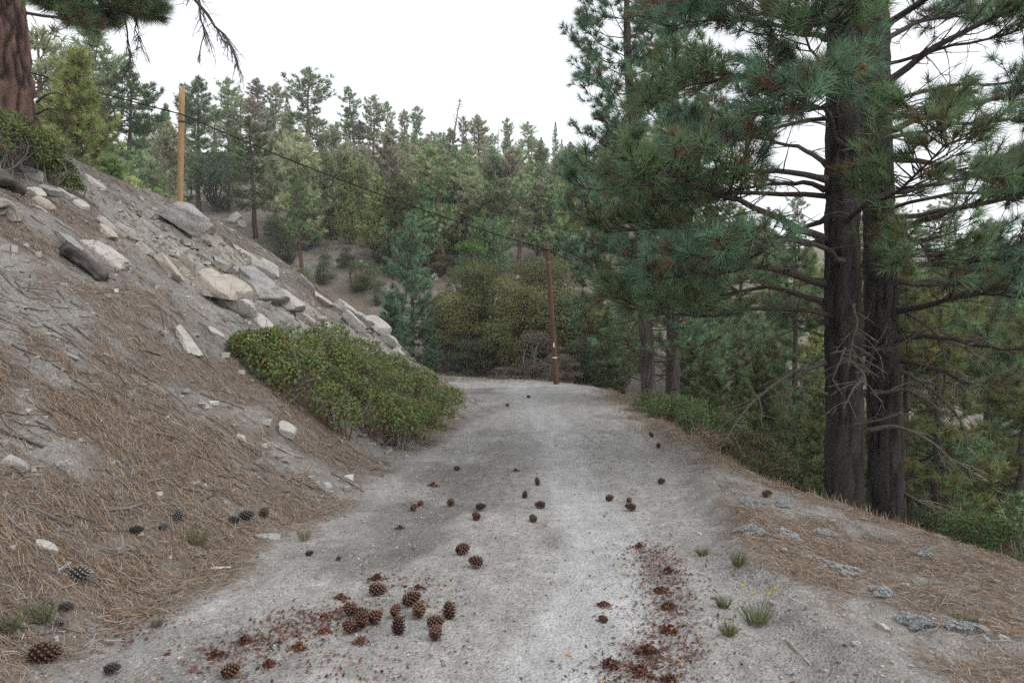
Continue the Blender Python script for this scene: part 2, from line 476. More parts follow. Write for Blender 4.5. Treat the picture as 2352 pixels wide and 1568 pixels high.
M = {
    'ground': mat_ground(), 'hill': mat_hill(),
    'rock_grey': mat_rock('granite_grey', (0.25, 0.242, 0.232), (0.44, 0.425, 0.405), (0.17, 0.155, 0.14)),
    'rock_tan': mat_rock('granite_tan', (0.36, 0.325, 0.275), (0.50, 0.46, 0.40), (0.34, 0.23, 0.13)),
    'rock_pale': mat_rock('granite_pale', (0.40, 0.375, 0.34), (0.56, 0.535, 0.50), (0.30, 0.26, 0.215)),
    'needle': mat_col('pine_needles', 0.5, 0.05, 0.35, 0.4, gain=1.12),
    'needle_far': mat_col('pine_foliage', 0.6, 0.25, 0.2, 0.4, hue=0.012, gain=1.4),
    'leaf': mat_col('leaves', 0.45, 0.08, 0.35, 0.3),
    'leaf_far': mat_col('oak_foliage', 0.55, 0.15, 0.25, 0.3, hue=0.015),
    'bark': mat_col('bark', 0.9, 0.12, 0.15, noise=26, bump=0.02),
    'bark_far': mat_col('bark_distant', 0.9, 0.2, 0.1, noise=6),
    'twig': mat_col('twigs', 0.85, 0.1, 0.2),
    'litter': mat_col('litter', 0.7, 0.0, 0.25),
    'pebble': mat_col('pebbles', 0.9, 0.0, 0.2),
    'cone': mat_col('cone_scales', 0.6, 0.32, 0.3, hue=0.004),
    'grass': mat_col('dry_grass', 0.7, 0.05, 0.2, 0.2),
}
# ----------------------------------------------------------------- the ground
def litter_mask(x, y):
    """0..1: how thickly pine needles lie here"""
    x = np.asarray(x, float); y = np.asarray(y, float)
    s = TOE_F(x, y); q = -OUT_F(x, y)
    n = fbm2(x / 1.15, y / 1.35, 51, 4, 0.6); n2 = fbm2(x / 3.1, y / 3.3, 53, 3)
    b = sstep(-0.35, 0.25, s + 0.25 * n) * np.clip(0.58 + 1.1 * n + 0.7 * fbm2(x / .33, y / .33, 57, 3) + 0.5 * n2 + 0.45 * np.exp(-((x + 2.7) / 1.3) ** 2 - ((y - 3.9) / 1.7) ** 2) - 0.6 * np.exp(-((x + 4.3) / 1.0) ** 2 - ((y - 6.2) / 1.2) ** 2), 0, 1)
    b *= 1 - 0.6 * np.exp(-(((x + 4.6) / 2.3) ** 2 + ((y - 11.8) / 3.4) ** 2))       # rocky, cleaner part of the bank
    v = sstep(0.15, 0.55, q + 0.2 * n) * np.clip(0.60 + 1.5 * n + 0.4 * n2 + 0.45 * sstep(6.0, 4.2, y), 0, 1) * sstep(12, 8, y)
    far_end = .8 * sstep(24.5, 27.5, y + .8 * n) * np.clip(.6 + n, 0, 1)
    v2 = sstep(0.3, 0.9, q + 0.3 * n) * np.clip(0.2 + 0.8 * n, 0, 1) * sstep(7, 10, y)
    cx = np.interp(y, CREST[0], CREST[1])
    v = np.maximum(np.maximum(v, v2), far_end); v = np.maximum(v, 0.75 * sstep(-0.5, 0.1, x - cx + 0.4 * n))
    return np.clip(np.maximum(b, v), 0, 1)

def ground_masks(x, y):
    s = TOE_F(x, y); q = -OUT_F(x, y)
    n = fbm2(x / 0.6, y / 0.6, 61, 4); n2 = fbm2(x / 1.7, y / 2.2, 63, 3)
    road = sstep(0.35, -0.25, s + 0.28 * n) * sstep(0.45, -0.05, q + 0.25 * n)
    verge = sstep(0.1, 0.5, q) * sstep(0.2, -0.2, s)
    road = np.maximum(road, (0.25 + .25 * n2) * verge)
    tx = np.interp(y, [2, 3.2, 4, 5.5, 7.5, 10, 13, 17, 22], [0.15, 0.25, 0.45, 0.62, 0.72, 0.8, 0.75, 0.55, 0.2])
    tw = np.interp(y, [2, 5, 9, 14, 25], [0.45, 0.4, 0.42, 0.5, 0.5])
    track = sstep(.25, .8, np.exp(-((x - tx + 0.25 * n2) / tw) ** 2) + .18 * n) * (road > 0.3) * (1 - .55 * sstep(9, 16, y))
    ash = np.clip(sstep(0.10, 0.55, n2 + 0.35 * n) * np.exp(-((x + 0.75) / 0.85) ** 2), 0, 1)
    ash = np.maximum(ash, 0.55 * sstep(0.15, 0.6, fbm2(x / 0.9, y / 1.2, 67, 4)) * (1 - np.clip(track, 0, 1)))
    return road, np.clip(track, 0, 1), ash, s, q

def rock_mask(x, y):
    n = fbm2(x / 0.9, y / 1.1, 69, 4, .6)
    m = np.exp(-((x + 4.7) / 1.7) ** 2 - ((y - 12.2) / 3.2) ** 2) + .9 * np.exp(-((x + 2.6) / 1.0) ** 2 - ((y - 15.5) / 2.2) ** 2)
    return sstep(.30, .62, m * (.75 + .9 * n)) * (TOE_F(x, y) > .3)

def axis(knots):
    """knots: (start, step) pairs and a final end"""
    out = [knots[0][0]]
    for (a, st), nx in zip(knots[:-1], knots[1:]):
        b = nx[0]; n = max(2, int(round((b - a) / st)))
        out += list(a + (b - a) * np.arange(1, n + 1) / n)
    return np.array(out)

gx = axis([(-17, 0.16), (-11, 0.09), (-5.5, 0.05), (-3.2, 0.035), (2.4, 0.04), (4.6, 0.08), (7, 0.16), (10, 0)])
gy = axis([(-4, 0.5), (1.2, 0.06), (2.6, 0.028), (6.5, 0.04), (11, 0.06), (19, 0.09), (33, 0)])
GX, GY = np.meshgrid(gx, gy, indexing='xy')
GZ = height(GX, GY)
def hz(x, y):
    """ground level as built: read off the near mesh, computed beyond it"""
    x = np.asarray(x, float); y = np.asarray(y, float); shp = x.shape; x = x.ravel(); y = y.ravel()
    out = np.empty(x.shape); m = (x > gx[0]) & (x < gx[-1]) & (y > gy[0]) & (y < gy[-1])
    i = np.clip(np.searchsorted(gx, x[m]) - 1, 0, len(gx) - 2); j = np.clip(np.searchsorted(gy, y[m]) - 1, 0, len(gy) - 2)
    fx = (x[m] - gx[i]) / (gx[i + 1] - gx[i]); fy = (y[m] - gy[j]) / (gy[j + 1] - gy[j])
    out[m] = (GZ[j, i] * (1 - fx) + GZ[j, i + 1] * fx) * (1 - fy) + (GZ[j + 1, i] * (1 - fx) + GZ[j + 1, i + 1] * fx) * fy
    if (~m).any(): out[~m] = height(x[~m], y[~m])
    return out.reshape(shp)
vx, vy = GX.ravel(), GY.ravel()
road_m, track_m, ash_m, s_m, q_m = ground_masks(vx, vy)
lit_m = litter_mask(vx, vy); rok_m = rock_mask(vx, vy); lit_m = lit_m * (1 - .6 * rok_m)
nx_, ny_ = len(gx), len(gy)
ii, jj = np.meshgrid(np.arange(nx_ - 1), np.arange(ny_ - 1), indexing='xy')
base = (jj * nx_ + ii).ravel()
quads = np.stack([base, base + 1, base + nx_ + 1, base + nx_], -1)
cs = s_m[quads].mean(1); cq = q_m[quads].mean(1)
sect = np.where(cs >= 0, 0, np.where(cq <= 0, 1, 2))
P3 = np.stack([vx, vy, GZ.ravel()], -1)
for k, (nm, lab) in enumerate([('bank_terrain', 'steep dirt bank strewn with pine needles'), ('dirt_road', 'pale gravel dirt road'), ('verge_ground', 'flat sandy verge beside the dirt road')]):
    q4 = quads[sect == k]
    used, inv = np.unique(q4.ravel(), return_inverse=True)
    acc = Acc(); acc.add(P3[used], Q=inv.reshape(-1, 4))
    me = acc.mesh(nm, True, False, {'road': road_m[used], 'litter': lit_m[used], 'track': track_m[used], 'ash': ash_m[used], 'rock': rok_m[used]})
    obj(nm, me, M['ground'], kind='structure', label=lab)

# the hill across the gully, out to the horizon
hx = axis([(-900, 60), (-260, 16), (-120, 2.2), (-40, 0.7), (45, 1.5), (120, 16), (260, 60), (900, 0)])
hy = axis([(-300, 40), (-40, 4), (-4, 1.2), (30, 0.6), (60, 1.1), (130, 4), (200, 30), (900, 0)])
HX, HY = np.meshgrid(hx, hy, indexing='xy')
HZ = height(HX, HY, False)
dd = np.hypot(HX, HY - 10)
HZ = HZ + 0.25 * fbm2(HX / 2.2, HY / 2.2, 81, 3) * sstep(20, 40, dd)
HZ = np.where(dd > 160, HZ * np.clip(1 - (dd - 160) / 500, 0.25, 1), HZ)
inside = (HX > -16.6) & (HX < 9.6) & (HY > -3.6) & (HY < 32.6)
HZ = np.where(inside, HZ - 0.3, HZ)
nxh = len(hx)
ii, jj = np.meshgrid(np.arange(nxh - 1), np.arange(len(hy) - 1), indexing='xy')
base = (jj * nxh + ii).ravel()
quads = np.stack([base, base + 1, base + nxh + 1, base + nxh], -1)
ins = inside.ravel()[quads].all(1)
acc = Acc(); acc.add(np.stack([HX.ravel(), HY.ravel(), HZ.ravel()], -1), Q=quads[~ins])
obj('far_hill', acc.mesh('far_hill', True, False), M['hill'], kind='structure', label='forested hillside across the gully')

def gz(x, y): return hz(np.atleast_1d(np.asarray(x, float)), np.atleast_1d(np.asarray(y, float)))
def normal_at(x, y, e=0.25):
    hx_ = (gz(x + e, y) - gz(x - e, y))[0] / (2 * e); hy_ = (gz(x, y + e) - gz(x, y - e))[0] / (2 * e)
    return nrm(np.array([-hx_, -hy_, 1.0]))
def pt(xd, yd, Y): return np.array([Y * (xd - CXP) / FPX, Y, CAMZ + Y * (CYP - yd) / FPX])
# ----------------------------------------------------------------- tree builders
GREEN = np.array([0.126, 0.188, 0.094]); BLUEG = np.array([0.108, 0.182, 0.116]); YELG = np.array([0.215, 0.245, 0.092])
OLIVE = np.array([0.175, 0.185, 0.066]); BROWN = np.array([0.165, 0.112, 0.056]); GREYB = np.array([0.16, 0.14, 0.115])
BARKD = np.array([0.085, 0.07, 0.06]); BARKR = np.array([0.20, 0.13, 0.095]); BARKG = np.array([0.19, 0.165, 0.145]); DEADW = np.array([0.30, 0.275, 0.245])

def whorl_pine(seed, H, base, reach, shape, tufts, K, nlen, nwid, tint, brown=0.12, trunk_r=None, lean=0.0, gap=0.0, rise=(0.15, 0.5), bark=BARKD, dead=8, spread=(0.25, 1.35), per=5, step=None, flat=0.0):
    """a pine as three meshes: trunk, branches, crown. base: height share where green starts; shape(t): branch reach along the crown 0..1"""
    r = np.random.default_rng(seed)
    tr = trunk_r or H * 0.019
    n = 14
    t = np.linspace(0, 1, n)
    bend = np.cumsum(r.normal(0, 0.012 * H, (n, 2)), 0) * 0.5
    P = np.stack([bend[:, 0] + lean * H * t ** 1.5, bend[:, 1], -0.4 + (H + 0.4) * t], -1); P[0, :2] = P[1, :2] = 0
    rad = tr * (1 - 0.93 * t ** 1.15); rad[0] *= 1.35
    A = Acc(); A.add(*tube(P, rad, 9), C=bark)
    B = Acc(); L = Acc()
    step = step or H / 26
    z = base * H; tp, ta, tt = [], [], []
    axis_at = lambda zz: np.array([np.interp(zz, P[:, 2], P[:, 0]), np.interp(zz, P[:, 2], P[:, 1]), zz])
    while z < H * 0.985:
        c = (z / H - base) / (1 - base)
        if r.random() > gap * (1 - c):
            for az in r.uniform(0, 2 * np.pi) + np.arange(per) * 2 * np.pi / per + r.normal(0, 0.35, per):
                if r.random() < gap * 0.8: continue
                ln = reach * shape(c) * r.uniform(0.6, 1.15)
                el = rise[0] + (rise[1] - rise[0]) * c + r.normal(0, 0.12)
                d = np.array([math.cos(az), math.sin(az), math.tan(el)])
                p0 = axis_at(z); q = np.linspace(0, 1, 5)[:, None]
                path = p0 + d * ln * q; path[:, 2] += (-0.16 * (1 - flat) * np.sin(q[:, 0] * np.pi) + 0.14 * q[:, 0] ** 2) * ln
                B.add(*tube(path, np.interp(np.linspace(0, 1, 5), [0, 1], [max(0.012 * H / 6, tr * 0.22 * (1 - 0.6 * c)), 0.008]), 4, False), C=bark * 0.9)
                m = max(2 if c > .8 else 3, int(tufts * ln / reach * r.uniform(0.7, 1.3)))
                u = r.uniform(0.22, 1.0, m) ** 0.75
                pp = np.stack([np.interp(u, np.linspace(0, 1, 5), path[:, i]) for i in range(3)], -1)
                side = nrm(np.array([-d[1], d[0], 0.0]))
                off = r.uniform(-1, 1, m) * (0.34 * ln * (1.1 - 0.55 * u))
                pp = pp + off[:, None] * side + np.array([0, 0, 1]) * (np.abs(off) * 0.15 + r.normal(0, 0.05 * ln, m))[:, None]
                ax = nrm(nrm(d)[None] * 0.7 + side[None] * np.sign(off)[:, None] * 0.5 + np.array([0, 0, 0.55]) + r.normal(0, 0.25, (m, 3)))
                tp.append(pp); ta.append(ax); tt.append(np.where(r.random((m, 1)) < brown * (1.4 - u[:, None]), BROWN, tint * r.uniform(0.6, 1.5, (m, 1))))
        z += step * r.uniform(0.7, 1.3) * (1 - 0.45 * c)
    top = P[-1]; tp.append(top[None]); ta.append(np.array([[0, 0, 1.0]])); tt.append(tint[None] * 1.2)
    for k in range(dead):                                     # bare stubs under the crown
        zz = r.uniform(0.25 * base, base) * H + 0.05 * H; az = r.uniform(0, 2 * np.pi); ln = reach * r.uniform(0.2, 0.6)
        d = np.array([math.cos(az), math.sin(az), r.uniform(-0.35, 0.1)]); p0 = axis_at(zz)
        path = p0 + d * ln * np.linspace(0, 1, 4)[:, None]; path[2:, 2] -= 0.06 * ln
        B.add(*tube(path, [tr * 0.13, tr * 0.1, tr * 0.07, 0.006], 4, False), C=DEADW * 0.6)
    needles(L, np.vstack(tp), np.vstack(ta), K, nlen, nwid, spread, r, np.vstack(tt))
    return (A.mesh('trunk'), B.mesh('branches'), L.mesh('crown', False))

cone_sh = lambda c: (1 - c) ** 0.85 * min(1, 0.45 + 3.2 * c) + 0.04
old_sh = lambda c: (0.80 + 0.38 * math.sin(c * 9 + 1)) * (1.04 - c ** 1.7) * min(1, 0.5 + 2.5 * c)
flat_sh = lambda c: (0.55 + 0.55 * c) * (1.04 - c ** 1.9) * (.8 + .3 * math.sin(c * 11))

PINE = {}
def P_(key, *a, **k): PINE[key] = whorl_pine(*a, **k)
# far ones (about 100 m away): metre-tall units of 10 m
for i, (s, b, rc, sh, gp, ln_) in enumerate([(101, .25, 2.1, old_sh, .30, .02), (102, .30, 2.4, flat_sh, .36, -.03), (103, .20, 1.9, old_sh, .25, .0), (104, .34, 2.2, flat_sh, .35, .05), (105, .27, 1.7, old_sh, .42, -.02), (106, .2, 2.5, old_sh, .28, .03)]):
    P_('old%d' % i, s, 10.0, b, rc * 1.42, sh, 24, 13, 0.36, 0.05, [GREEN * np.array([1.6, 1.4, 1.5]), GREEN * np.array([1.5, 1.3, 1.4]), np.array([.26, .27, .18]), GREEN * np.array([1.1, 1.1, 1.0]), np.array([.28, .26, .20]), np.array([.25, .28, .17])][i], brown=.12, trunk_r=.21, gap=gp, lean=ln_, bark=BARKR * 0.8, dead=9, rise=(-.1, .45), flat=.4)
for i, (s, b, rc, tn) in enumerate([(201, .04, 1.75, GREEN * 1.5), (202, .06, 1.5, YELG * 1.3), (203, .10, 2.1, YELG * 1.15), (204, .05, 1.35, GREEN * 1.4), (205, .16, 2.3, GREEN * 1.6)]):
    P_('young%d' % i, s, 7.0, b, rc * 1.25, cone_sh, 18, 14, 0.27, 0.045, tn, brown=.08, gap=.2, dead=2, rise=(.05, .6), per=6)
P_('fir0', 301, 10.0, .08, 1.9, cone_sh, 14, 11, 0.3, 0.05, GREEN * .8, brown=.03, gap=.12, dead=2, rise=(-.2, .3), per=5)
# middle distance (25-45 m): finer needles
P_('blue', 401, 7.5, .05, 1.85, cone_sh, 26, 24, 0.25, 0.020, BLUEG * .85 + GREEN * .2, brown=.10, gap=.28, dead=3, rise=(.15, .75), per=6)
P_('blue1', 402, 7.0, .05, 1.7, cone_sh, 34, 26, 0.22, 0.020, BLUEG * .7 + GREEN * .25, brown=.1, gap=.12, dead=4, rise=(.1, .7), per=5)
P_('spread', 403, 6.5, .35, 3.3, lambda c: 1.0 - 0.55 * c, 40, 24, 0.24, 0.022, GREEN * 1.25, brown=.10, gap=.1, dead=6, rise=(-.05, .5), per=6, trunk_r=.2)
P_('mid0', 404, 9.0, .22, 2.75, old_sh, 40, 24, 0.23, 0.021, GREEN * .9, brown=.14, gap=.22, dead=14, rise=(-.15, .4))
P_('mid1', 405, 9.5, .3, 2.9, old_sh, 40, 24, 0.23, 0.021, YELG * .58, brown=.12, gap=.25, dead=12, rise=(-.15, .4))
P_('mid2', 406, 6.0, .08, 1.8, cone_sh, 34, 26, 0.24, 0.020, YELG * .35 + GREEN * .35, brown=.10, gap=.1, dead=4, rise=(.05, .6))
P_('warm', 407, 7.2, .03, 2.3, cone_sh, 34, 26, 0.23, 0.020, YELG * .8 + GREEN * .1, brown=.16, gap=.12, dead=3, rise=(.15, .75), per=6)
P_('puff', 408, 2.2, .02, 0.95, lambda c: 1.05 * (1 - c ** 2.4), 30, 34, 0.24, 0.013, YELG * .5 + GREEN * .6, brown=.03, gap=0, dead=0, rise=(.3, 1.1), per=6, step=.16)

def snag(seed, H, r0, lean=0.0, limbs=16):
    r = np.random.default_rng(seed)
    t = np.linspace(0, 1, 12); P = np.stack([lean * H * t ** 1.6 + np.cumsum(r.normal(0, .02, 12)), np.cumsum(r.normal(0, .02, 12)), -0.3 + (H + .3) * t], -1)
    A = Acc(); A.add(*tube(P, r0 * (1 - .85 * t), 8), C=DEADW)
    B = Acc()
    for k in range(limbs):
        z = r.uniform(.35, .98) * H; az = r.uniform(0, 6.28); ln = H * r.uniform(.05, .16) * (1.2 - z / H * .6)
        p0 = np.array([np.interp(z, P[:, 2], P[:, 0]), np.interp(z, P[:, 2], P[:, 1]), z]); d = np.array([math.cos(az), math.sin(az), r.uniform(-.2, .6)])
        path = p0 + d * ln * np.linspace(0, 1, 5)[:, None] + np.cumsum(r.normal(0, .05 * ln, (5, 3)), 0)
        B.add(*tube(path, np.linspace(r0 * .25, .012, 5), 4, False), C=DEADW * .85)
    return (A.mesh('trunk'), B.mesh('branches'))
SNAG = {'s0': snag(501, 9, .2, 0, 14), 's1': snag(502, 8, .18, -.06, 22), 's2': snag(503, 9, .2, -.13, 26)}

def oak(seed, H, W, tint, nleaf, lsize, clumps=26, trunks=3, brown=0.0, low=0.12, bark=BARKD * 1.2):
    r = np.random.default_rng(seed)
    A, L = Acc(), Acc()
    cen = []
    for k in range(clumps):
        a = r.uniform(0, 6.28); rr = W * 0.5 * math.sqrt(r.random()) * 0.85; z = H * r.uniform(low, 0.92)
        f = math.sqrt(max(0.05, 1 - (z / H) ** 2.2)); cen.append((rr * f * math.cos(a), rr * f * math.sin(a), z))
    cen = np.array(cen); cr = r.uniform(0.15, 0.25, clumps) * min(H, W)
    roots = [(r.normal(0, .08 * W), r.normal(0, .08 * W)) for _ in range(trunks)]
    for i, c in enumerate(cen):
        x0, y0 = roots[i % trunks]
        mid = np.array([x0 * 1.5 + c[0] * .35, y0 * 1.5 + c[1] * .35, c[2] * .55]) + r.normal(0, .04 * H, 3)
        path = spline([(x0, y0, -.2), mid, c], 7)
        A.add(*tube(path, np.interp(np.linspace(0, 1, 7), [0, 1], [.028 * H * r.uniform(.5, 1.1), .01]), 5, False), C=bark)
    per = nleaf // clumps
    for c, q in zip(cen, cr):
        d = nrm(r.normal(size=(per, 3))); d[:, 2] = np.abs(d[:, 2]) * 1.0 - 0.35 * (r.random(per) < .35)
        d = nrm(d); rad = q * r.uniform(0.45, 1.0, per)[:, None] ** .6 * np.array([1.15, 1.15, .8])
        lump = 1 + 0.35 * vnoise3(d[:, 0] * 3 + c[0], d[:, 1] * 3 + c[1], d[:, 2] * 3, seed)[:, None]
        pos = c + d * rad * lump
        nor = nrm(d * .8 + np.array([0, 0, .6]) + r.normal(0, .5, (per, 3)))
        base_t = tint * r.uniform(.8, 1.25)
        tn = np.where(r.random((per, 1)) < brown, np.array([.20, .12, .07]), base_t[None])
        leaves(L, pos, nor, lsize, r, tn)
    return (A.mesh('trunk'), L.mesh('crown', False))
OAK = {
    'oak0': oak(601, 6.0, 5.5, OLIVE * .72, 20000, .12, 40, 3, .03, .2), 'oak1': oak(602, 5.2, 5.0, OLIVE * 1.0 + [.012, .0, 0], 17000, .12, 36, 3, .06, .22),
    'oak2': oak(603, 4.2, 4.6, OLIVE * .75, 15000, .12, 32, 4, .02, .12), 'oakd': oak(604, 5.0, 5.0, GREEN * .72, 12000, .10, 30, 3, .0, .1),
    'cedar': oak(605, 4.2, 1.9, np.array([.10, .19, .04]), 9000, .075, 26, 1, .0, .1), 'brush': oak(606, 1.6, 2.8, np.array([.17, .17, .085]), 7000, .07, 22, 6, .1, .15),
    'green': oak(607, 4.0, 4.2, np.array([.12, .165, .06]), 11000, .09, 28, 3, .0, .1), 'dead': oak(608, 2.2, 3.0, np.array([.21, .17, .135]), 5200, .06, 24, 7, .15, .1, DEADW * .45),
    'dark': oak(609, 2.6, 3.0, GREEN * .6, 8000, .08, 22, 4, .02, .08), 'sage': oak(610, 1.1, 1.9, np.array([.17, .19, .11]), 3600, .07, 16, 5, .03, .12),
}

def plant(kind, name, label, cat, loc, H, rot=0.0, group=None, tilt=(0, 0), wide=1.0):
    """one tree at its place, scaled so that it stands H metres tall"""
    if kind in PINE: parts, h0, mats = PINE[kind], float(kind_h(kind)), ('bark_far', 'bark_far', 'needle_far')
    elif kind in SNAG: parts, h0, mats = SNAG[kind], float(kind_h(kind)), ('bark_far', 'bark_far')
    else: parts, h0, mats = OAK[kind], float(kind_h(kind)), ('bark_far', 'leaf_far')
    s = H / h0
    root = thing(name, label, cat, loc, (tilt[0], tilt[1], rot), (s * wide, s * wide, s), group)
    for me, m in zip(parts, mats):
        nm = me.name.split('.')[0]
        o = obj(nm, me, M[m], root)
        if nm == 'branches': o['kind'] = 'stuff'
    return root
_kh = {}
def kind_h(kind):
    if kind not in _kh:
        parts = PINE.get(kind) or SNAG.get(kind) or OAK.get(kind)
        co = np.empty(len(parts[-1].vertices) * 3, np.float32); parts[-1].vertices.foreach_get('co', co)
        c0 = np.empty(len(parts[0].vertices) * 3, np.float32); parts[0].vertices.foreach_get('co', c0)
        _kh[kind] = max(co[2::3].max(), c0[2::3].max())
    return _kh[kind]

def on_hill(kind, name, label, cat, xb, yb, ytop, Y=None, group=None, wide=1.0, rot=None, tilt=(0, 0)):
    """base seen at (xb, yb) on the ground, top at the level ytop; Y fixes the distance where the base is hidden"""
    if Y is None:
        g = cast(xb, yb, 27 if yb < 800 else 18)
        if g is None:                      # the foot is just over the ridge
            x = 93.0 * (xb - CXP) / FPX; g = np.array([x, 93.0, gz(x, 93.0)[0]])
    else:
        x = Y * (xb - CXP) / FPX; g = np.array([x, Y, gz(x, Y)[0]])
    H = (CAMZ + g[1] * (CYP - ytop) / FPX) - g[2]
    g[2] -= 0.05
    return plant(kind, name, label, cat, g, max(0.5, H), random.Random(sum(map(ord, kind)) * 7919 + int(xb) * 31 + int(ytop)).uniform(0, 6.28) if rot is None else rot, group, tilt, wide)
# ----------------------------------------------------------------- trees of the hillside, listed as the photograph shows them
random.seed(5)
SKY = 'pines along the skyline of the far hill'
skyline = [  # kind, base x, base y, top y, width, words
    ('old0', 526, 352, 172, 1.1, 'broad dark pine'), ('old4', 592, 345, 174, 1.1, 'ragged open pine'), ('old2', 634, 345, 182, 1.0, 'thin sparse pine'),
    ('old1', 708, 421, 152, 1.25, 'tallest stout pine'), ('old3', 816, 370, 198, 1.0, 'crooked flat-topped pine'), ('old5', 853, 398, 211, .95, 'grey half-dead pine'),
    ('old3', 899, 376, 231, .8, 'thin tuft-topped pine'), ('old2', 931, 344, 246, .9, 'dark open pine'), ('old0', 957, 356, 238, .9, 'full rounded pine'),
    ('s2', 1036, 352, 228, 1.3, 'leaning bare dead pine'), ('old4', 1031, 428, 288, 1.1, 'grey-brown shaggy pine'), ('old5', 1062, 369, 262, .8, 'narrow dark pine'), ('old2', 1099, 427, 258, 1.1, 'tall straight full-topped pine'),
    ('old0', 1166, 362, 266, .9, 'pointed open pine'), ('old1', 1216, 364, 276, 1.2, 'wind-flagged pine'), ('young3', 1242, 369, 312, .9, 'small pointed pine'), ('fir0', 1273, 372, 276, .75, 'slim spire-shaped dark conifer'), ('fir0', 1290, 376, 318, .9, 'short dark conifer'),
]
for i, (k, x, yb, yt, w, words) in enumerate(skyline):
    ordn = ['first', 'second', 'third', 'fourth', 'fifth', 'sixth', 'seventh', 'eighth', 'ninth', 'tenth', 'eleventh', 'twelfth', 'thirteenth', 'fourteenth', 'fifteenth', 'sixteenth', 'seventeenth', 'eighteenth'][i]
    dead = k.startswith('s')
    on_hill(k, 'dead_tree' if dead else 'pine_tree', '%s on the ridge, %s skyline tree right of tan pole' % (words, ordn), 'tree', x, yb, yt, None, SKY, w)

HILL = 'pines on the far hillside'
hill = [
    ('mid0', 458, 492, 166, .95, 'tall pine with long bare trunk just right of the tan pole'), ('mid1', 587, 548, 255, 1.15, 'wide drooping pine with bare trunk behind the grey boulder'),
    ('old2', 637, 522, 285, 1.0, 'pine with reddish trunk beside the pale outcrop on the hill'), ('young1', 766, 485, 347, .85, 'pointed yellow-green young pine beside the tallest ridge pine'),
    ('young0', 736, 470, 376, .9, 'narrow young pine under the tallest ridge pine'), ('young1', 908, 425, 337, .8, 'slender pale green pine below the thin tufted ridge pine'),
    ('young0', 962, 440, 362, 1.0, 'conical green pine crossing the sandy patch'), ('young3', 993, 452, 386, .9, 'small narrow pine left of the twin pointed pines'),
    ('young1', 1053, 470, 392, 1.1, 'left of two twin pointed pines above the cable'), ('young0', 1082, 455, 364, .9, 'right and taller of two twin pointed pines above the cable'),
    ('old4', 1165, 462, 372, 1.2, 'gnarled half-dead pine left of the bare snag'), ('young4', 1214, 443, 378, 1.2, 'dark bushy conifer right of the bare snag'),
    ('young3', 1247, 430, 374, .9, 'dark young conifer below the sandy crest'), ('young3', 1264, 436, 380, .9, 'dark conifer next to the near pine needles'), ('young4', 1288, 476, 402, 1.1, 'pale bushy conifer at the edge of the near pine'),
    ('mid1', 907, 642, 395, 1.15, 'pine with tall dark bare trunk above the road bend'), ('young2', 803, 560, 450, 1.0, 'yellow-green young pine above the sandy gully'), ('young1', 773, 552, 474, .8, 'little pointed pine beside the oak thicket'),
    ('young2', 857, 566, 466, 1.0, 'young pine on the sandy slope left of the tall dark trunk'), ('young4', 880, 480, 378, 1.1, 'pale bushy pine under the cable, mid slope'), ('young0', 700, 470, 400, .8, 'small pine left of the pale outcrop boulders'),
    ('old5', 985, 545, 412, 1.2, 'loose yellow-green pine left of the round spreading pine'), ('old0', 1040, 540, 420, 1.2, 'wide pine behind the round spreading pine'), ('young2', 1120, 540, 415, 1.3, 'bushy pine above the round spreading pine'),
    ('young4', 1230, 560, 455, 1.2, 'broad grey-green pine right of the bare snag foot'), ('young4', 1290, 580, 440, 1.3, 'large bushy pine behind the short brown pole'),
    ('young4', 840, 520, 440, 1.1, 'dark pine in the shaded hollow mid slope'),
]
for k, x, yb, yt, w, words in hill:
    on_hill(k, 'pine_tree', words, 'tree', x, yb, yt, None, HILL, w)
on_hill('s0', 'dead_tree', 'tall bare straight snag standing mid slope', 'tree', 1204, 533, 396, None, None, 1.0)
on_hill('s1', 'dead_tree', 'thin pale snag on the ridge, taller of two side by side', 'tree', 1143, 402, 290, None, 'two bare snags on the ridge', .8)
on_hill('s0', 'dead_tree', 'short pale snag on the ridge, lower of two side by side', 'tree', 1156, 404, 336, None, 'two bare snags on the ridge', .8)

# left, behind the bank
on_hill('warm', 'pine_tree', 'large yellow-green young pine behind the bank', 'tree', 170, 420, 92, 20.0, None, 1.0)
on_hill('puff', 'pine_sapling', 'fluffy bright green pine sapling on the bank crest', 'tree', 252, 420, 338, 15.5, None, 1.1)
on_hill('puff', 'pine_sapling', 'small bright pine sapling below the sandy patch, left of tan pole', 'tree', 342, 470, 402, 18.5, None, 1.0)
on_hill('mid0', 'pine_tree', 'tall dark pine with thin trunk behind the young yellow-green pine', 'tree', 288, 330, 128, 48.0, None, 1.0)
on_hill('old0', 'pine_tree', 'shadowy big pine behind the dangling branches', 'tree', 205, 330, 40, 50.0, None, 1.2)
on_hill('old5', 'pine_tree', 'dull green pine next to the thick red-barked trunk', 'tree', 120, 330, 55, 44.0, None, 1.2)
on_hill('young3', 'pine_tree', 'slim pointed pine left of the tan pole', 'tree', 377, 430, 228, 62.0, None, .7)
on_hill('young4', 'pine_tree', 'dark bushy pine in the gap left of the tan pole', 'tree', 325, 420, 262, 66.0, None, 1.0)
on_hill('fir0', 'pine_tree', 'thin spire conifer in the sky gap left of tan pole', 'tree', 352, 350, 262, 85.0, None, .8)
on_hill('young4', 'pine_tree', 'dark green conifer behind the fluffy sapling', 'tree', 308, 430, 330, 38.0, None, 1.0)
on_hill('old2', 'pine_tree', 'pine with bare lower trunk left of the tan pole foot', 'tree', 395, 470, 270, 46.0, None, .9)
on_hill('oakd', 'oak_tree', 'very dark bushy oak between the tan pole and the wide drooping pine', 'tree', 525, 482, 345, None, None, 1.2)

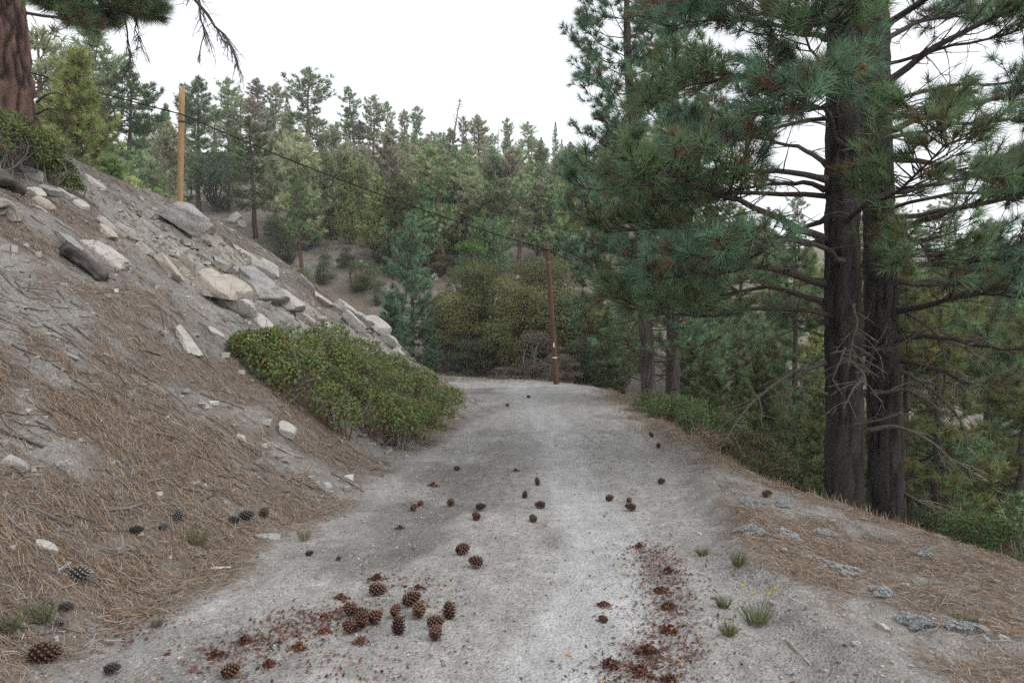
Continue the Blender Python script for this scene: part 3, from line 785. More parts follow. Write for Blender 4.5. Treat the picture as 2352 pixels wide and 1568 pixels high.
# around the road bend
on_hill('blue', 'pine_tree', 'blue-green pointed young pine behind the rocky nose', 'tree', 950, 800, 482, 33.0, None, 1.0)
on_hill('blue1', 'pine_tree', 'blue-green pine bush just over the rocky nose', 'tree', 898, 830, 662, 30.0, None, 1.2)
on_hill('blue1', 'pine_tree', 'low blue-green pine at the road bend', 'tree', 990, 850, 726, 31.0, None, 1.0)
on_hill('spread', 'pine_tree', 'round spreading long-needled pine under the cable', 'tree', 1125, 720, 478, 44.0, None, 1.0)
on_hill('cedar', 'cedar_tree', 'vivid green narrow cedar behind the olive oaks', 'tree', 1082, 760, 545, 37.0, None, 1.0)
for k, x, yt, Y, w, words in [
        ('oak0', 1105, 580, 33.5, .9, 'olive oak with yellowish crown at the road bend'), ('oak1', 1185, 628, 32.0, .8, 'lower olive oak left of the brown pole'),
        ('oak0', 1258, 570, 34.0, .9, 'tall olive oak behind the short brown pole'), ('oak1', 1040, 660, 32.0, .8, 'dull olive oak beside the low blue-green pine'),
        ('oak2', 1320, 650, 31.0, 1.0, 'dark olive oak right of the brown pole'), ('oak2', 1150, 720, 30.6, 1.0, 'shadowy scrub oak at the head of the road'),
        ('oak2', 1390, 690, 30.0, 1.0, 'oak thicket between the brown pole and the slim pines'), ('dark', 1070, 770, 30.6, 1.0, 'dark green scrub at the road bend corner'), ('dark', 1330, 770, 28.5, .9, 'dark shrub in the shade right of the brown pole')]:
    on_hill(k, 'oak_tree', words, 'tree', x, 850, yt, Y, 'oaks round the road bend', w)
on_hill('dead', 'dead_shrub', 'grey-brown dead shrub left of the brown pole', 'shrub', 1238, 860, 752, 29.0, None, .9)
on_hill('dead', 'dead_shrub', 'low brown dead brush at the end of the road', 'shrub', 1168, 866, 838, 28.6, None, 2.4)
on_hill('dead', 'dead_shrub', 'brown dead brush heaped at the foot of the brown pole', 'shrub', 1290, 872, 806, 27.6, None, 1.1)

# oaks and scrub on the slope above
for k, x, yb, yt, w, words in [
        ('oakd', 640, 612, 486, 1.0, 'dark oak shrub over the rocky bank crest'), ('green', 700, 575, 470, 1.0, 'brighter olive-green oak right of the wide drooping pine'), ('green', 830, 668, 592, 1.3, 'grey-green oak shrub above the rocky nose'),
        ('oakd', 745, 650, 575, .9, 'dark scrub between the oak shrub and the sandy gully'), ('brush', 765, 510, 478, 1.0, 'grey-green brush under the conical pines'), ('dark', 795, 618, 560, .9, 'dark scrub at the foot of the young pine'),
        ('brush', 880, 605, 572, 1.2, 'green brush above the white boulders'), ('oak2', 835, 455, 405, 1.0, 'olive brush under the cable near fallen red branch'), ('dark', 800, 430, 368, 1.2, 'dark round bush on the upper sandy slope'),
        ('dark', 745, 385, 355, 1.3, 'dark bush right of the tallest ridge pine'), ('oakd', 870, 700, 640, 1.0, 'dark brush hidden behind the rocky nose'), ('dark', 1130, 400, 350, 1.2, 'dark brush by the ridge snags'),
        ('sage', 378, 400, 391, 1.6, 'tiny dark cushion shrub on the sandy patch'), ('green', 690, 700, 605, .8, 'grey-green shrub peeking over the bank rocks')]:
    on_hill(k, 'shrub', words, 'shrub', x, yb, yt, None, 'shrubs on the far hillside', w)

# filling of the far wood, where single trees merge
LANDMARK = {'far': [(714, 290, 'the tallest ridge pine'), (412, 340, 'the tan pole'), (525, 430, 'the very dark bushy oak'), (587, 420, 'the wide drooping pine'), (690, 465, 'the pale outcrop'), (896, 300, 'the thin tuft-topped ridge pine'), (1125, 540, 'the round spreading pine'), (1203, 465, 'the bare mid-slope snag'), (950, 620, 'the blue-green pointed pine'), (1080, 600, 'the vivid green cedar'), (908, 520, 'the tall dark bare trunk'), (1098, 340, 'the straight full-topped ridge pine'), (1268, 330, 'the spire-shaped ridge conifer')],
            'gully': [(1940, 700, 'the big twin trunks'), (1515, 700, 'the slim pair'), (1828, 850, 'the dark-trunked gully pine'), (2255, 950, 'the curved-trunk pine'), (1590, 960, 'the bright green crest shrub'), (2270, 1240, 'the dark green crest shrub'), (2140, 1000, 'the thin dark pine')]}
KINDWORD = {'fir0': 'dark spire conifer', 'mid0': 'dark tall pine', 'mid1': 'yellow-green tall pine', 'mid2': 'young low pine', 'young0': 'green conical pine', 'young1': 'yellowish narrow pine', 'young2': 'yellowish bushy pine', 'young3': 'narrow dark pine', 'young4': 'broad leafy pine', 'old0': 'shaggy pine', 'old1': 'flat-topped pine', 'old2': 'grey pine', 'old3': 'bare-stemmed pine', 'old4': 'half-bare brownish pine', 'old5': 'loose grey-green pine', 'dark': 'dark bush', 'brush': 'pale bush', 'green': 'green bush', 'sage': 'grey cushion bush', 'oakd': 'dark oak bush'}
ORD = ['', 'second ', 'third ', 'fourth ', 'fifth ', 'sixth ', 'seventh ', 'eighth ', 'ninth ', 'tenth ', 'eleventh ', 'twelfth ', 'thirteenth ', 'fourteenth ', 'fifteenth ']
to_label = []
def label_later(o, kind, zone):
    x, y, z = o.location; h = kind_h(kind) * o.scale[2] * .5
    u, v = CXP + FPX * x / y, CYP - FPX * (z + h - CAMZ) / y
    d, lx, ly, lm = min((math.hypot(u - a, v - b), a, b, w) for a, b, w in LANDMARK[zone])
    ang = math.degrees(math.atan2(ly - v, u - lx)) % 360
    way = ['right of', 'up to the right of', 'above', 'up to the left of', 'left of', 'down to the left of', 'below', 'down to the right of'][int((ang + 22.5) // 45) % 8]
    to_label.append((KINDWORD[kind], way, lm, d, o))
def write_labels():
    keys = {}
    for k, way, lm, d, o in to_label: keys.setdefault((k, way, lm), []).append((d, o.name, o))
    for (k, way, lm), L in keys.items():
        for i, (d, _, o) in enumerate(sorted(L, key=lambda t: t[:2])): o['label'] = '%s%s %s %s' % (ORD[min(i, 14)], k, way, lm) if len(L) > 1 and i else ('nearest %s %s %s' if len(L) > 1 else '%s %s %s') % (k, way, lm)
rf = random.Random(77)
n_fill = 0
for k in range(1500):
    xd = rf.uniform(300, 1420); yd = rf.uniform(385, 640)
    if 370 < xd < 640 and yd > 470: continue
    if 470 < xd < 580 and yd > 430: continue
    if 655 < xd < 725 and 380 < yd < 520: continue
    if 715 < xd < 860 and 545 < yd < 640: continue
    if 820 < xd < 960 and 345 < yd < 390: continue
    if 1180 < xd < 1300 and 360 < yd < 400: continue
    if n_fill >= 205: break
    g = cast(xd, yd, 27)
    if g is None or g[1] < 33: continue
    kind = rf.choice(['young0', 'young1', 'young2', 'young0', 'young4', 'old0', 'old2', 'old5', 'old1', 'old4', 'dark', 'brush', 'green', 'young2', 'young4', 'old3', 'old0', 'old5'])
    sh = kind in OAK
    H = rf.uniform(1.5, 3.2) if sh else (rf.uniform(5.5, 9.5) if kind.startswith('old') else rf.uniform(3.2, 6.4))
    H = min(H, CAMZ + g[1] * (CYP - 290 - rf.uniform(0, 70) - max(0, xd - 900) * .06) / FPX - g[2])
    if H < 1: continue
    o = plant(kind, 'shrub' if sh else 'pine_tree', 'unremarkable scrub bush in the thicket of the far hillside' if sh else 'unremarkable small conifer in the crowded wood of the far hillside', 'shrub' if sh else 'tree', g, H, rf.uniform(0, 6.28), 'crowded bushes of the far wood' if sh else 'crowded conifers of the far wood')
    label_later(o, kind, 'far'); n_fill += 1

# more of the row along the ridge
rf = random.Random(79)
for k in range(34):
    xd = 425 + 900 * (k + rf.random()) / 34; Y = rf.uniform(78, 97); x = Y * (xd - CXP) / FPX; z = gz(x, Y)[0]
    kind = rf.choice(['old0', 'old1', 'old2', 'old3', 'old4', 'old5', 'fir0', 'young3'])
    top = np.interp(xd, [425, 700, 1000, 1320], [185, 215, 265, 320]) + rf.uniform(0, 70)
    H = CAMZ + Y * (CYP - top) / FPX - z
    if H < 3: continue
    o = plant(kind, 'pine_tree', 'ridge pine', 'tree', (x, Y, z - .05), H, rf.uniform(0, 6.28), 'pines along the skyline of the far hill', (0, 0), rf.uniform(1.05, 1.45))
    label_later(o, kind, 'far')

# right: down in the gully and on the slope beyond
GUL = 'pines in the gully'
for k, x, yt, Y, w, words in [
        ('mid2', 1738, 790, 21.0, .8, 'young green pine in the gully left of the big twin trunks'), ('mid0', 1828, 520, 24.0, .9, 'dark-trunked pine just left of the big twin trunks'),
        ('mid1', 2140, 560, 17.0, .8, 'thin dark pine right of the big twin trunks'), ('mid0', 2255, 620, 24.0, 1.0, 'curved-trunk pine at the far side of the gully'),
        ('mid2', 1868, 960, 17.0, 1.1, 'low green pine at the foot of the big twin trunks'), ('mid2', 1700, 840, 28.0, 1.0, 'bushy pine beyond the bright green crest shrub'),
        ('mid1', 2330, 700, 19.0, 1.0, 'pine with heavy green boughs at the edge of the picture'), ('mid0', 1640, 600, 34.0, 1.1, 'tall pine filling the gap right of the slim pair'), ('mid2', 1600, 760, 26.0, 1.1, 'dense young pine right of the slim pair'),
        ('mid1', 1770, 560, 44.0, 1.1, 'pale pine behind the dark-trunked gully pine'), ('mid0', 1960, 600, 40.0, 1.2, 'pine seen between the big twin trunks'), ('mid1', 2080, 560, 42.0, 1.2, 'far gully pine behind the dead side branches'),
        ('mid0', 2200, 540, 46.0, 1.2, 'grey-green pine high on the slope beyond the gully'), ('mid1', 2310, 560, 44.0, 1.2, 'yellowish pine high on the slope beyond the gully'), ('mid2', 2050, 780, 34.0, 1.0, 'small pine on the rocky slope beyond the gully'),
        ('mid0', 1440, 560, 34.0, 1.1, 'shadowed pine behind the slim pair'), ('mid2', 1400, 700, 27.5, 1.1, 'low pine boughs left of the slim pair'), ('mid1', 1540, 560, 40.0, 1.1, 'background pine behind the slim pair')]:
    on_hill(k, 'pine_tree', words, 'tree', x, 1000, yt, Y, GUL, w)
rf = random.Random(93)
for k in range(38):
    Y = rf.uniform(17, 52); xd = rf.uniform(1580, 2480)
    x = Y * (xd - CXP) / FPX; z = gz(x, Y)[0]
    if x < 5.6: continue
    kind = rf.choice(['mid0', 'mid1', 'mid2', 'mid2', 'young4', 'young2'])
    H = rf.uniform(5.5, 9.5) if kind in ('mid0', 'mid1') else rf.uniform(2.6, 5)
    o = plant(kind, 'pine_tree', 'gully pine', 'tree', (x, Y, z - .05), H, rf.uniform(0, 6.28), 'layered pines filling the gully')
    label_later(o, kind, 'gully')
rf = random.Random(91)
for k in range(46):
    Y = 46 * (130 / 46) ** rf.random(); xd = rf.uniform(1330, 2480)
    x = Y * (xd - CXP) / FPX; z = gz(x, Y)[0]
    kind = rf.choice(['old0', 'old1', 'old2', 'old5', 'young0', 'young2', 'young4', 'old3'])
    H = rf.uniform(6, 11) if kind.startswith('old') else rf.uniform(4, 7)
    o = plant(kind, 'pine_tree', 'unremarkable pine in the wood beyond the gully, behind the big twin trunks', 'tree', (x, Y, z - .05), H, rf.uniform(0, 6.28), 'wood beyond the gully')
    label_later(o, kind, 'gully')
for k in range(60):
    Y = rf.uniform(16, 60); xd = rf.uniform(1420, 2450)
    x = Y * (xd - CXP) / FPX; z = gz(x, Y)[0]
    if x < 4.0: continue
    kind = rf.choice(['dark', 'brush', 'sage', 'green', 'dark'])
    o = plant(kind, 'shrub', 'unremarkable low shrub on the floor of the gully', 'shrub', (x, Y, z - .05), rf.uniform(.7, 1.9), rf.uniform(0, 6.28), 'shrubs in the gully')
    label_later(o, kind, 'gully')

write_labels()
# ----------------------------------------------------------------- near pines, limb by limb
def bark_trunk(P, rad, k, seed, plate=(0.09, 0.32), depth=0.03, dark=(0.045, 0.035, 0.03), light=(0.13, 0.10, 0.085), rows=120):
    """a trunk with furrowed plates"""
    P = spline(P, rows); rad = np.interp(np.linspace(0, 1, rows), np.linspace(0, 1, len(rad)), rad)
    V, Q, T = tube(P, rad, k, False)
    th = np.tile(np.arange(k) / k * 2 * np.pi, rows); zz = np.repeat(P[:, 2], k); rr = np.repeat(rad, k)
    wob = 0.5 * vnoise3(np.cos(th) * 2, np.sin(th) * 2, zz * 1.2, seed + 5)
    n = vnoise3(np.cos(th + wob * .25) * rr.mean() / plate[0], np.sin(th + wob * .25) * rr.mean() / plate[0], zz / plate[1] + wob, seed)
    n2 = vnoise3(np.cos(th) * rr.mean() / plate[0] * 2.3, np.sin(th) * rr.mean() / plate[0] * 2.3, zz / plate[1] * 2.0, seed + 1)
    pl = np.clip(np.abs(n + .35 * n2) * 3.2, 0, 1)
    ax = np.repeat(P, k, 0); out = nrm(V - ax)
    V = V + out * (depth * (pl - .75) + 0.012 * vnoise3(V[:, 0] * 22, V[:, 1] * 22, V[:, 2] * 22, seed + 3))[:, None]
    C = np.array(dark) + (np.array(light) - np.array(dark)) * (pl * (0.75 + .35 * n2))[:, None]
    A = Acc(); A.add(V, Q, None, C)
    return A.mesh('trunk')

class Pine:
    def __init__(self, name, label, base, axis_pts, rad, seed, bark_kw, cat='tree', **kw):
        self.base = np.asarray(base, float); self.r = np.random.default_rng(seed)
        self.root = thing(name, label, cat, tuple(self.base))
        self.axis = np.asarray(axis_pts, float); self.rad = rad
        obj('trunk', bark_trunk(self.axis, rad, kw.get('k', 56), seed, **bark_kw), M['bark'], self.root)
        self.tp, self.ta, self.tt = [], [], []
    def at(self, z):
        return np.array([np.interp(z, self.axis[:, 2], self.axis[:, 0]), np.interp(z, self.axis[:, 2], self.axis[:, 1]), z])
    def limb(self, path, r0, start=0.45, green=1.0, twigs=25, tw_len=0.75, dens=1.0, tint=GREEN, wood=BARKD, droop=0.0, brown=0.16, dead_twigs=0.35, tuftL=None):
        """path in the tree's own space. One mesh per limb with its side twigs; tufts go to the crown"""
        r = self.r; P = spline(path, 14)
        L = np.sum(np.linalg.norm(np.diff(P, axis=0), axis=1))
        P[1:] += np.cumsum(r.normal(0, 0.012 * L, (13, 3)), 0) * 0.6
        A = Acc(); A.add(*tube(P, np.interp(np.linspace(0, 1, 14), [0, .08, 1], [r0 * 1.35, r0, max(.006, r0 * .16)]), 7), C=wood)
        tdir = nrm(np.gradient(P, axis=0))
        def tuft(p, d, m=1, c=None):
            if r.random() > green: return
            self.tp.append(p); self.ta.append(d); self.tt.append(c if c is not None else (BROWN * r.uniform(.7, 1.2) if r.random() < brown else tint * r.uniform(.55, 1.5)))
        for i in range(int(twigs * L)):
            u = r.uniform(0.16, 1.0); f = u * 13; j = min(int(f), 12); p0 = P[j] + (P[j + 1] - P[j]) * (f - j); d0 = tdir[j]
            live = u > start and r.random() < green
            if not live and r.random() > dead_twigs: continue
            side = nrm(np.cross(d0, [0, 0, 1])) * r.choice([-1, 1]) * r.uniform(.6, 1.0)
            ln = tw_len * r.uniform(.45, 1.15) * (1.15 - .55 * u)
            d = nrm(d0 * r.uniform(.35, .9) + side + np.array([0, 0, r.uniform(-.25, .45) - droop]))
            q = np.linspace(0, 1, 5)[:, None]
            tw = p0 + d * ln * q + np.array([0, 0, 1]) * ((0.28 if live else -0.22) * ln * q ** 2) + np.cumsum(r.normal(0, .03 * ln, (5, 3)), 0) * q
            A.add(*tube(tw, np.linspace(r0 * .16 + .005, .0035, 5), 3, False), C=wood * (1.0 if live else 1.7))
            if live:
                e = nrm(tw[-1] - tw[-2]); tuft(tw[-1], e)
                for s in range(int(r.integers(1, 4) * dens)):
                    v = r.uniform(.35, .95); b = tw[0] + (tw[-1] - tw[0]) * v
                    dd = nrm(d + r.normal(0, .65, 3) + np.array([0, 0, .35])); l2 = ln * r.uniform(.2, .45)
                    A.add(*tube(np.array([b, b + dd * l2 * .6, b + dd * l2 + [0, 0, l2 * .15]]), [.006, .005, .0035], 3, False), C=wood)
                    tuft(b + dd * l2 + [0, 0, l2 * .15], nrm(dd + [0, 0, .3]))
            else:
                for s in range(r.integers(1, 4)):
                    v = r.uniform(.3, .95); b = tw[0] + (tw[-1] - tw[0]) * v; dd = nrm(d + r.normal(0, .7, 3) + [0, 0, -.2]); l2 = ln * r.uniform(.15, .4)
                    A.add(*tube(np.array([b, b + dd * l2 * .5 + r.normal(0, .03 * l2, 3), b + dd * l2]), [.005, .004, .0025], 3, False), C=wood * 1.7)
        if green > 0: tuft(P[-1], tdir[-1])
        obj('limb', A.mesh('limb'), M['bark'], self.root)
    def crown(self, K, nlen, nwid, spread=(.12, 1.3)):
        A = Acc(); needles(A, np.array(self.tp), nrm(np.array(self.ta)), K, nlen, nwid, spread, self.r, np.array(self.tt), back=.10, droop=.06)
        obj('crown', A.mesh('crown', False), M['needle'], self.root)

# the big twin pines on the road's outer edge
def local(tree, pts):
    """(photo x, photo y, distance) triples into the tree's own space"""
    return [pt(x, y, Y) - tree.base for x, y, Y in pts]

YA, YB = 8.8, 9.5
zA = gz(*(pt(1940, 1180, YA)[:2]))[0]; zB = gz(*(pt(2029, 1200, YB)[:2]))[0]
bA = np.array([pt(1940, 0, YA)[0], YA, zA - .15]); bB = np.array([pt(2029, 0, YB)[0], YB, zB - .15])
dk = dict(plate=(.085, .34), depth=.035, dark=(.02, .017, .016), light=(.066, .058, .053))
A_ = Pine('pine_tree', 'thick dark-barked pine at the road edge, left of the big twin trunks', bA, [(0, 0, -.4), (-.01, 0, 2), (-.02, .02, 4.5), (0, 0, 7), (.05, 0, 11), (.1, 0, 14)], [.245, .21, .202, .188, .172, .13, .05], 71, dk)
B_ = Pine('pine_tree', 'thick dark-barked pine close behind, right of the big twin trunks', bB, [(.05, 0, -.4), (.02, 0, 2), (-.05, .02, 4.5), (-.12, 0, 7), (-.12, 0, 11), (-.1, 0, 14)], [.25, .212, .202, .19, .175, .13, .05], 72, dk)
T_ = GREEN * 1.15; TB = BLUEG * 1.3
for pts, r0, kw in [
    # leaving trunk A to the left
    ([(1897, 412, 8.7), (1770, 390, 8.3), (1627, 392, 7.9), (1480, 420, 7.6)], .038, dict(start=.4)),
    ([(1895, 436, 8.8), (1811, 420, 9.2), (1691, 440, 9.8), (1500, 470, 10.4)], .034, dict(start=.4)),
    ([(1891, 548, 8.7), (1771, 496, 8.0), (1603, 448, 7.4), (1430, 440, 7.0)], .045, dict(start=.42)),
    ([(1895, 560, 8.8), (1760, 545, 9.2), (1600, 520, 9.6), (1400, 540, 9.9)], .04, dict(start=.4)),
    ([(1899, 272, 8.8), (1800, 290, 9.0), (1699, 320, 9.1), (1540, 330, 9.2)], .026, dict(start=.5)),
    ([(1899, 180, 8.7), (1780, 180, 8.2), (1650, 200, 7.8), (1500, 250, 7.6)], .035, dict(start=.35)),
    ([(1899, 90, 8.8), (1780, 70, 9.3), (1650, 60, 9.7), (1540, 70, 10)], .035, dict(start=.35)),
    ([(1899, 0, 8.7), (1780, -40, 8.1), (1640, -30, 7.6), (1560, 30, 7.3)], .04, dict(start=.3)),
    ([(1890, 650, 8.7), (1757, 616, 8.2), (1669, 628, 7.9), (1520, 660, 7.6)], .045, dict(start=.5)),
    ([(1889, 694, 8.8), (1779, 668, 9.0), (1625, 694, 9.3), (1450, 720, 9.6)], .036, dict(start=.5)),
    ([(1930, 240, 8.6), (1900, 200, 7.9), (1860, 180, 7.3), (1830, 190, 6.9)], .034, dict(start=.35)),
    ([(1930, 330, 8.6), (1880, 260, 7.8), (1800, 250, 7.2), (1740, 270, 6.8)], .034, dict(start=.35)),
    ([(1935, 120, 8.6), (1960, 60, 7.9), (1940, 40, 7.3), (1900, 60, 6.9)], .034, dict(start=.3)),
    ([(1935, 600, 8.6), (1860, 560, 7.9), (1740, 560, 7.3), (1640, 600, 6.9)], .034, dict(start=.6)),
    ([(1900, 380, 9.0), (1820, 330, 9.9), (1720, 300, 10.8), (1650, 300, 11.4)], .034, dict(start=.4)),
    ([(1900, 500, 9.0), (1800, 560, 9.9), (1680, 600, 10.8), (1560, 640, 11.4)], .034, dict(start=.45)),
]:
    A_.limb(local(A_, pts), r0, tint=TB if A_.r.random() < .5 else T_, **kw)
for pts, r0 in [([(1894, 833, 8.7), (1823, 859, 8.5), (1735, 917, 8.3), (1678, 983, 8.1), (1647, 1022, 8.0)], .028),
                ([(1900, 905, 8.7), (1840, 890, 8.5), (1790, 905, 8.4)], .016), ([(1960, 700, 8.58), (1975, 730, 8.3), (1965, 790, 8.1), (1950, 840, 8.0)], .022),
                ([(1965, 840, 8.58), (1990, 870, 8.35), (1960, 890, 8.2), (1940, 930, 8.1)], .02), ([(1890, 770, 8.8), (1830, 760, 9.0), (1760, 790, 9.2)], .018),
                ([(1940, 800, 8.57), (1930, 830, 8.3), (1915, 880, 8.2)], .014), ([(1960, 975, 8.6), (2010, 965, 8.5), (2060, 950, 8.5)], .016)]:
    A_.limb(local(A_, pts), r0, green=0, twigs=9, tw_len=.5, wood=GREYB * .8, dead_twigs=1.0)
for pts, r0, kw in [
    ([(2036, 300, 9.5), (2191, 244, 9.0), (2352, 208, 8.6), (2480, 190, 8.3)], .045, dict(start=.45)),
    ([(2036, 192, 9.5), (2171, 104, 9.2), (2352, 12, 9.0), (2480, -40, 8.8)], .05, dict(start=.35)),
    ([(2036, 360, 9.5), (2211, 380, 9.8), (2352, 400, 10.1), (2470, 410, 10.3)], .038, dict(start=.45)),
    ([(2036, 540, 9.5), (2130, 508, 8.9), (2250, 480, 8.5), (2400, 470, 8.1)], .05, dict(start=.4)),
    ([(2036, 610, 9.5), (2180, 600, 9.0), (2300, 590, 8.6), (2430, 600, 8.3)], .042, dict(start=.4)),
    ([(2036, 718, 9.5), (2140, 700, 8.9), (2241, 683, 8.5), (2390, 715, 8.1)], .045, dict(start=.42)),
    ([(2036, 640, 9.5), (2190, 650, 9.9), (2330, 640, 10.3), (2450, 650, 10.6)], .04, dict(start=.45)),
    ([(2036, 820, 9.5), (2154, 846, 9.0), (2220, 877, 8.8), (2300, 870, 8.6)], .04, dict(start=.7, green=.6)),
    ([(2036, 60, 9.5), (2130, 0, 8.8), (2230, -40, 8.3), (2330, -60, 7.9)], .045, dict(start=.3)),
    ([(2036, 100, 9.5), (2120, 60, 10.3), (2220, 40, 11), (2320, 40, 11.6)], .04, dict(start=.35)),
    ([(2036, 250, 9.5), (2080, 230, 8.5), (2100, 240, 7.9), (2110, 260, 7.5)], .032, dict(start=.4)),
    ([(2036, 450, 9.5), (2150, 430, 10.4), (2260, 420, 11.2), (2360, 430, 11.8)], .036, dict(start=.45)),
    ([(2036, 560, 9.5), (2080, 540, 8.5), (2110, 560, 7.9), (2130, 600, 7.5)], .03, dict(start=.5)),
    ([(2036, 500, 9.5), (2200, 470, 9.3), (2340, 430, 9.2), (2450, 400, 9.1)], .036, dict(start=.4)),
]:
    B_.limb(local(B_, pts), r0, tint=T_ if B_.r.random() < .6 else TB, **kw)
for pts, r0 in [([(1990, 991, 9.2), (2057, 976, 9.0), (2132, 1004, 8.8), (2200, 1050, 8.7), (2260, 1085, 8.6)], .03), ([(2000, 905, 9.25), (2070, 900, 9.0), (2140, 925, 8.8), (2180, 960, 8.7)], .026),
                ([(2060, 850, 9.4), (2120, 880, 9.2), (2200, 960, 9.1), (2220, 1040, 9.0)], .026), ([(2050, 700, 9.4), (2140, 760, 9.2), (2160, 840, 9.1), (2150, 930, 9.0)], .022), ([(2070, 1130, 9.4), (2110, 1150, 9.2), (2160, 1180, 9.1)], .018),
                ([(1990, 860, 9.22), (2010, 800, 8.95), (2040, 760, 8.8)], .024), ([(2070, 760, 9.4), (2150, 770, 9.1), (2240, 800, 8.9), (2300, 860, 8.8)], .024)]:
    B_.limb(local(B_, pts), r0, green=0, twigs=10, tw_len=.55, wood=GREYB * .85, dead_twigs=1.0)
for tree, az0, n, zlo in ((A_, math.pi, 8, 2.6), (B_, -.25, 8, 2.9)):
    for k in range(n):
        r = tree.r; z = zlo + (8.6 - zlo) * (k + r.random()) / n; az = az0 + r.normal(0, .75); ln = r.uniform(2.6, 4.2) * (1 - .04 * z)
        p0 = tree.at(z); d = np.array([math.cos(az), math.sin(az), 0]); up = -.12 + .05 * z
        tree.limb([p0, p0 + d * ln * .35 + [0, 0, ln * (.10 * up + .04)], p0 + d * ln * .7 + [0, 0, ln * .5 * up], p0 + d * ln + [0, 0, ln * (up + .06)]], r.uniform(.024, .036), start=r.uniform(.38, .55), tint=TB if r.random() < .5 else T_, twigs=22)
A_.crown(44, .19, .0072); B_.crown(44, .19, .0072)

# the slim pair farther along the edge
def slim(label, xs, Y, top_z, seed, r0, lean, side):
    x0 = pt(xs, 0, Y)[0]; z0 = gz(x0, Y)[0] - .1
    ax = [(0, 0, -.3), (lean * .25, 0, 3), (lean * .6, 0, 6), (lean, 0, 9), (lean, 0, top_z - z0)]
    t = Pine('pine_tree', label, (x0, Y, z0), ax, [r0 * 1.3, r0, r0 * .85, r0 * .6, .03], seed, dict(plate=(.07, .25), depth=.02, dark=(.045, .036, .032), light=(.13, .11, .098), rows=90))
    H = top_z - z0; z = 1.5; r = t.r
    while z < H - .3:
        c = z / H
        for az in r.uniform(0, 6.28) + np.arange(4) * 1.57 + r.normal(0, .3, 4):
            ln = (2.25 * (1 - c) ** .8 + .35) * r.uniform(.6, 1.1) * min(1, .45 + c * 2.2); el = -.15 + .75 * c + r.normal(0, .1)
            d = np.array([math.cos(az), math.sin(az), math.tan(el)]); p0 = t.at(z)
            t.limb([p0, p0 + d * ln * .5 + [0, 0, -.05 * ln], p0 + d * ln + [0, 0, .12 * ln]], .012 + .010 * (1 - c), start=.35 if c > .2 else .55, green=1.0 if c > .22 else .55, twigs=15, tw_len=.62, dens=1.0, tint=(BLUEG if seed % 2 else GREEN) * 1.45, brown=.15, dead_twigs=.2)
        z += r.uniform(.36, .56)
    t.crown(34, .185, .0105)
slim('slim pine with leaning trunk, left of the slim pair at the crest', 1493, 17.5, 12.2, 73, .15, -.55, 0)
slim('slim straight dark pine, right of the slim pair at the crest', 1545, 18.5, 13.0, 74, .16, .05, 0)

# the old pine at the left edge, with branches that hang into the picture
YL = 12.2
xl = pt(-14, 0, YL)[0]; zl = gz(xl, YL)[0] - .2
Lp = Pine('pine_tree', 'huge red-brown plated pine trunk on the bank crest', (xl, YL, zl), [(.08, 0, -.5), (.02, 0, 1), (-.12, 0, 3), (-.25, 0, 5), (-.3, 0, 8), (-.2, 0, 12)], [.66, .56, .50, .48, .46, .4, .3], 75,
           dict(plate=(.13, .5), depth=.06, dark=(.026, .019, .017), light=(.25, .155, .12), rows=230), k=110)
for pts, r0, kw in [
    ([(10, -30, 12), (140, 10, 11.6), (230, 20, 11.3), (330, 30, 11.1)], .04, dict(start=.25, twigs=24)),
    ([(10, -120, 12), (150, -60, 11.5), (240, -30, 11.2), (320, -10, 11)], .04, dict(start=.2, twigs=16)),
    ([(10, 20, 12.2), (130, 40, 12.8), (190, 55, 13.2), (260, 60, 13.5)], .03, dict(start=.3)),
    ([(10, -60, 12), (110, 0, 11.4), (140, 30, 11), (180, 60, 10.8)], .025, dict(start=.2)),
]:
    Lp.limb(local(Lp, pts), r0, tint=GREEN * 1.05, brown=.2, tw_len=.55, **kw)
for pts, r0 in [([(10, -330, 12), (250, -260, 11.8), (380, -120, 11.7), (440, 0, 11.6), (485, 70, 11.6), (497, 130, 11.6)], .045), ([(10, -200, 12), (200, -120, 11.6), (280, -20, 11.4), (305, 60, 11.4), (322, 120, 11.4)], .03),
                ([(10, -100, 12.2), (180, -50, 11.9), (255, 30, 11.8), (262, 120, 11.8), (245, 170, 11.8)], .025), ([(10, -300, 12), (330, -150, 11.9), (440, -20, 11.8), (455, 50, 11.8), (440, 110, 11.8)], .032),
                ([(85, 235, 12.1), (110, 215, 12.0), (135, 212, 11.9)], .02), ([(85, 262, 12.1), (110, 250, 12.0), (130, 252, 11.9)], .018)]:
    Lp.limb(local(Lp, pts), r0, green=0, twigs=8, tw_len=.55, wood=BARKD * .8, dead_twigs=1.0, droop=.5)
Lp.crown(80, .2, .0065)
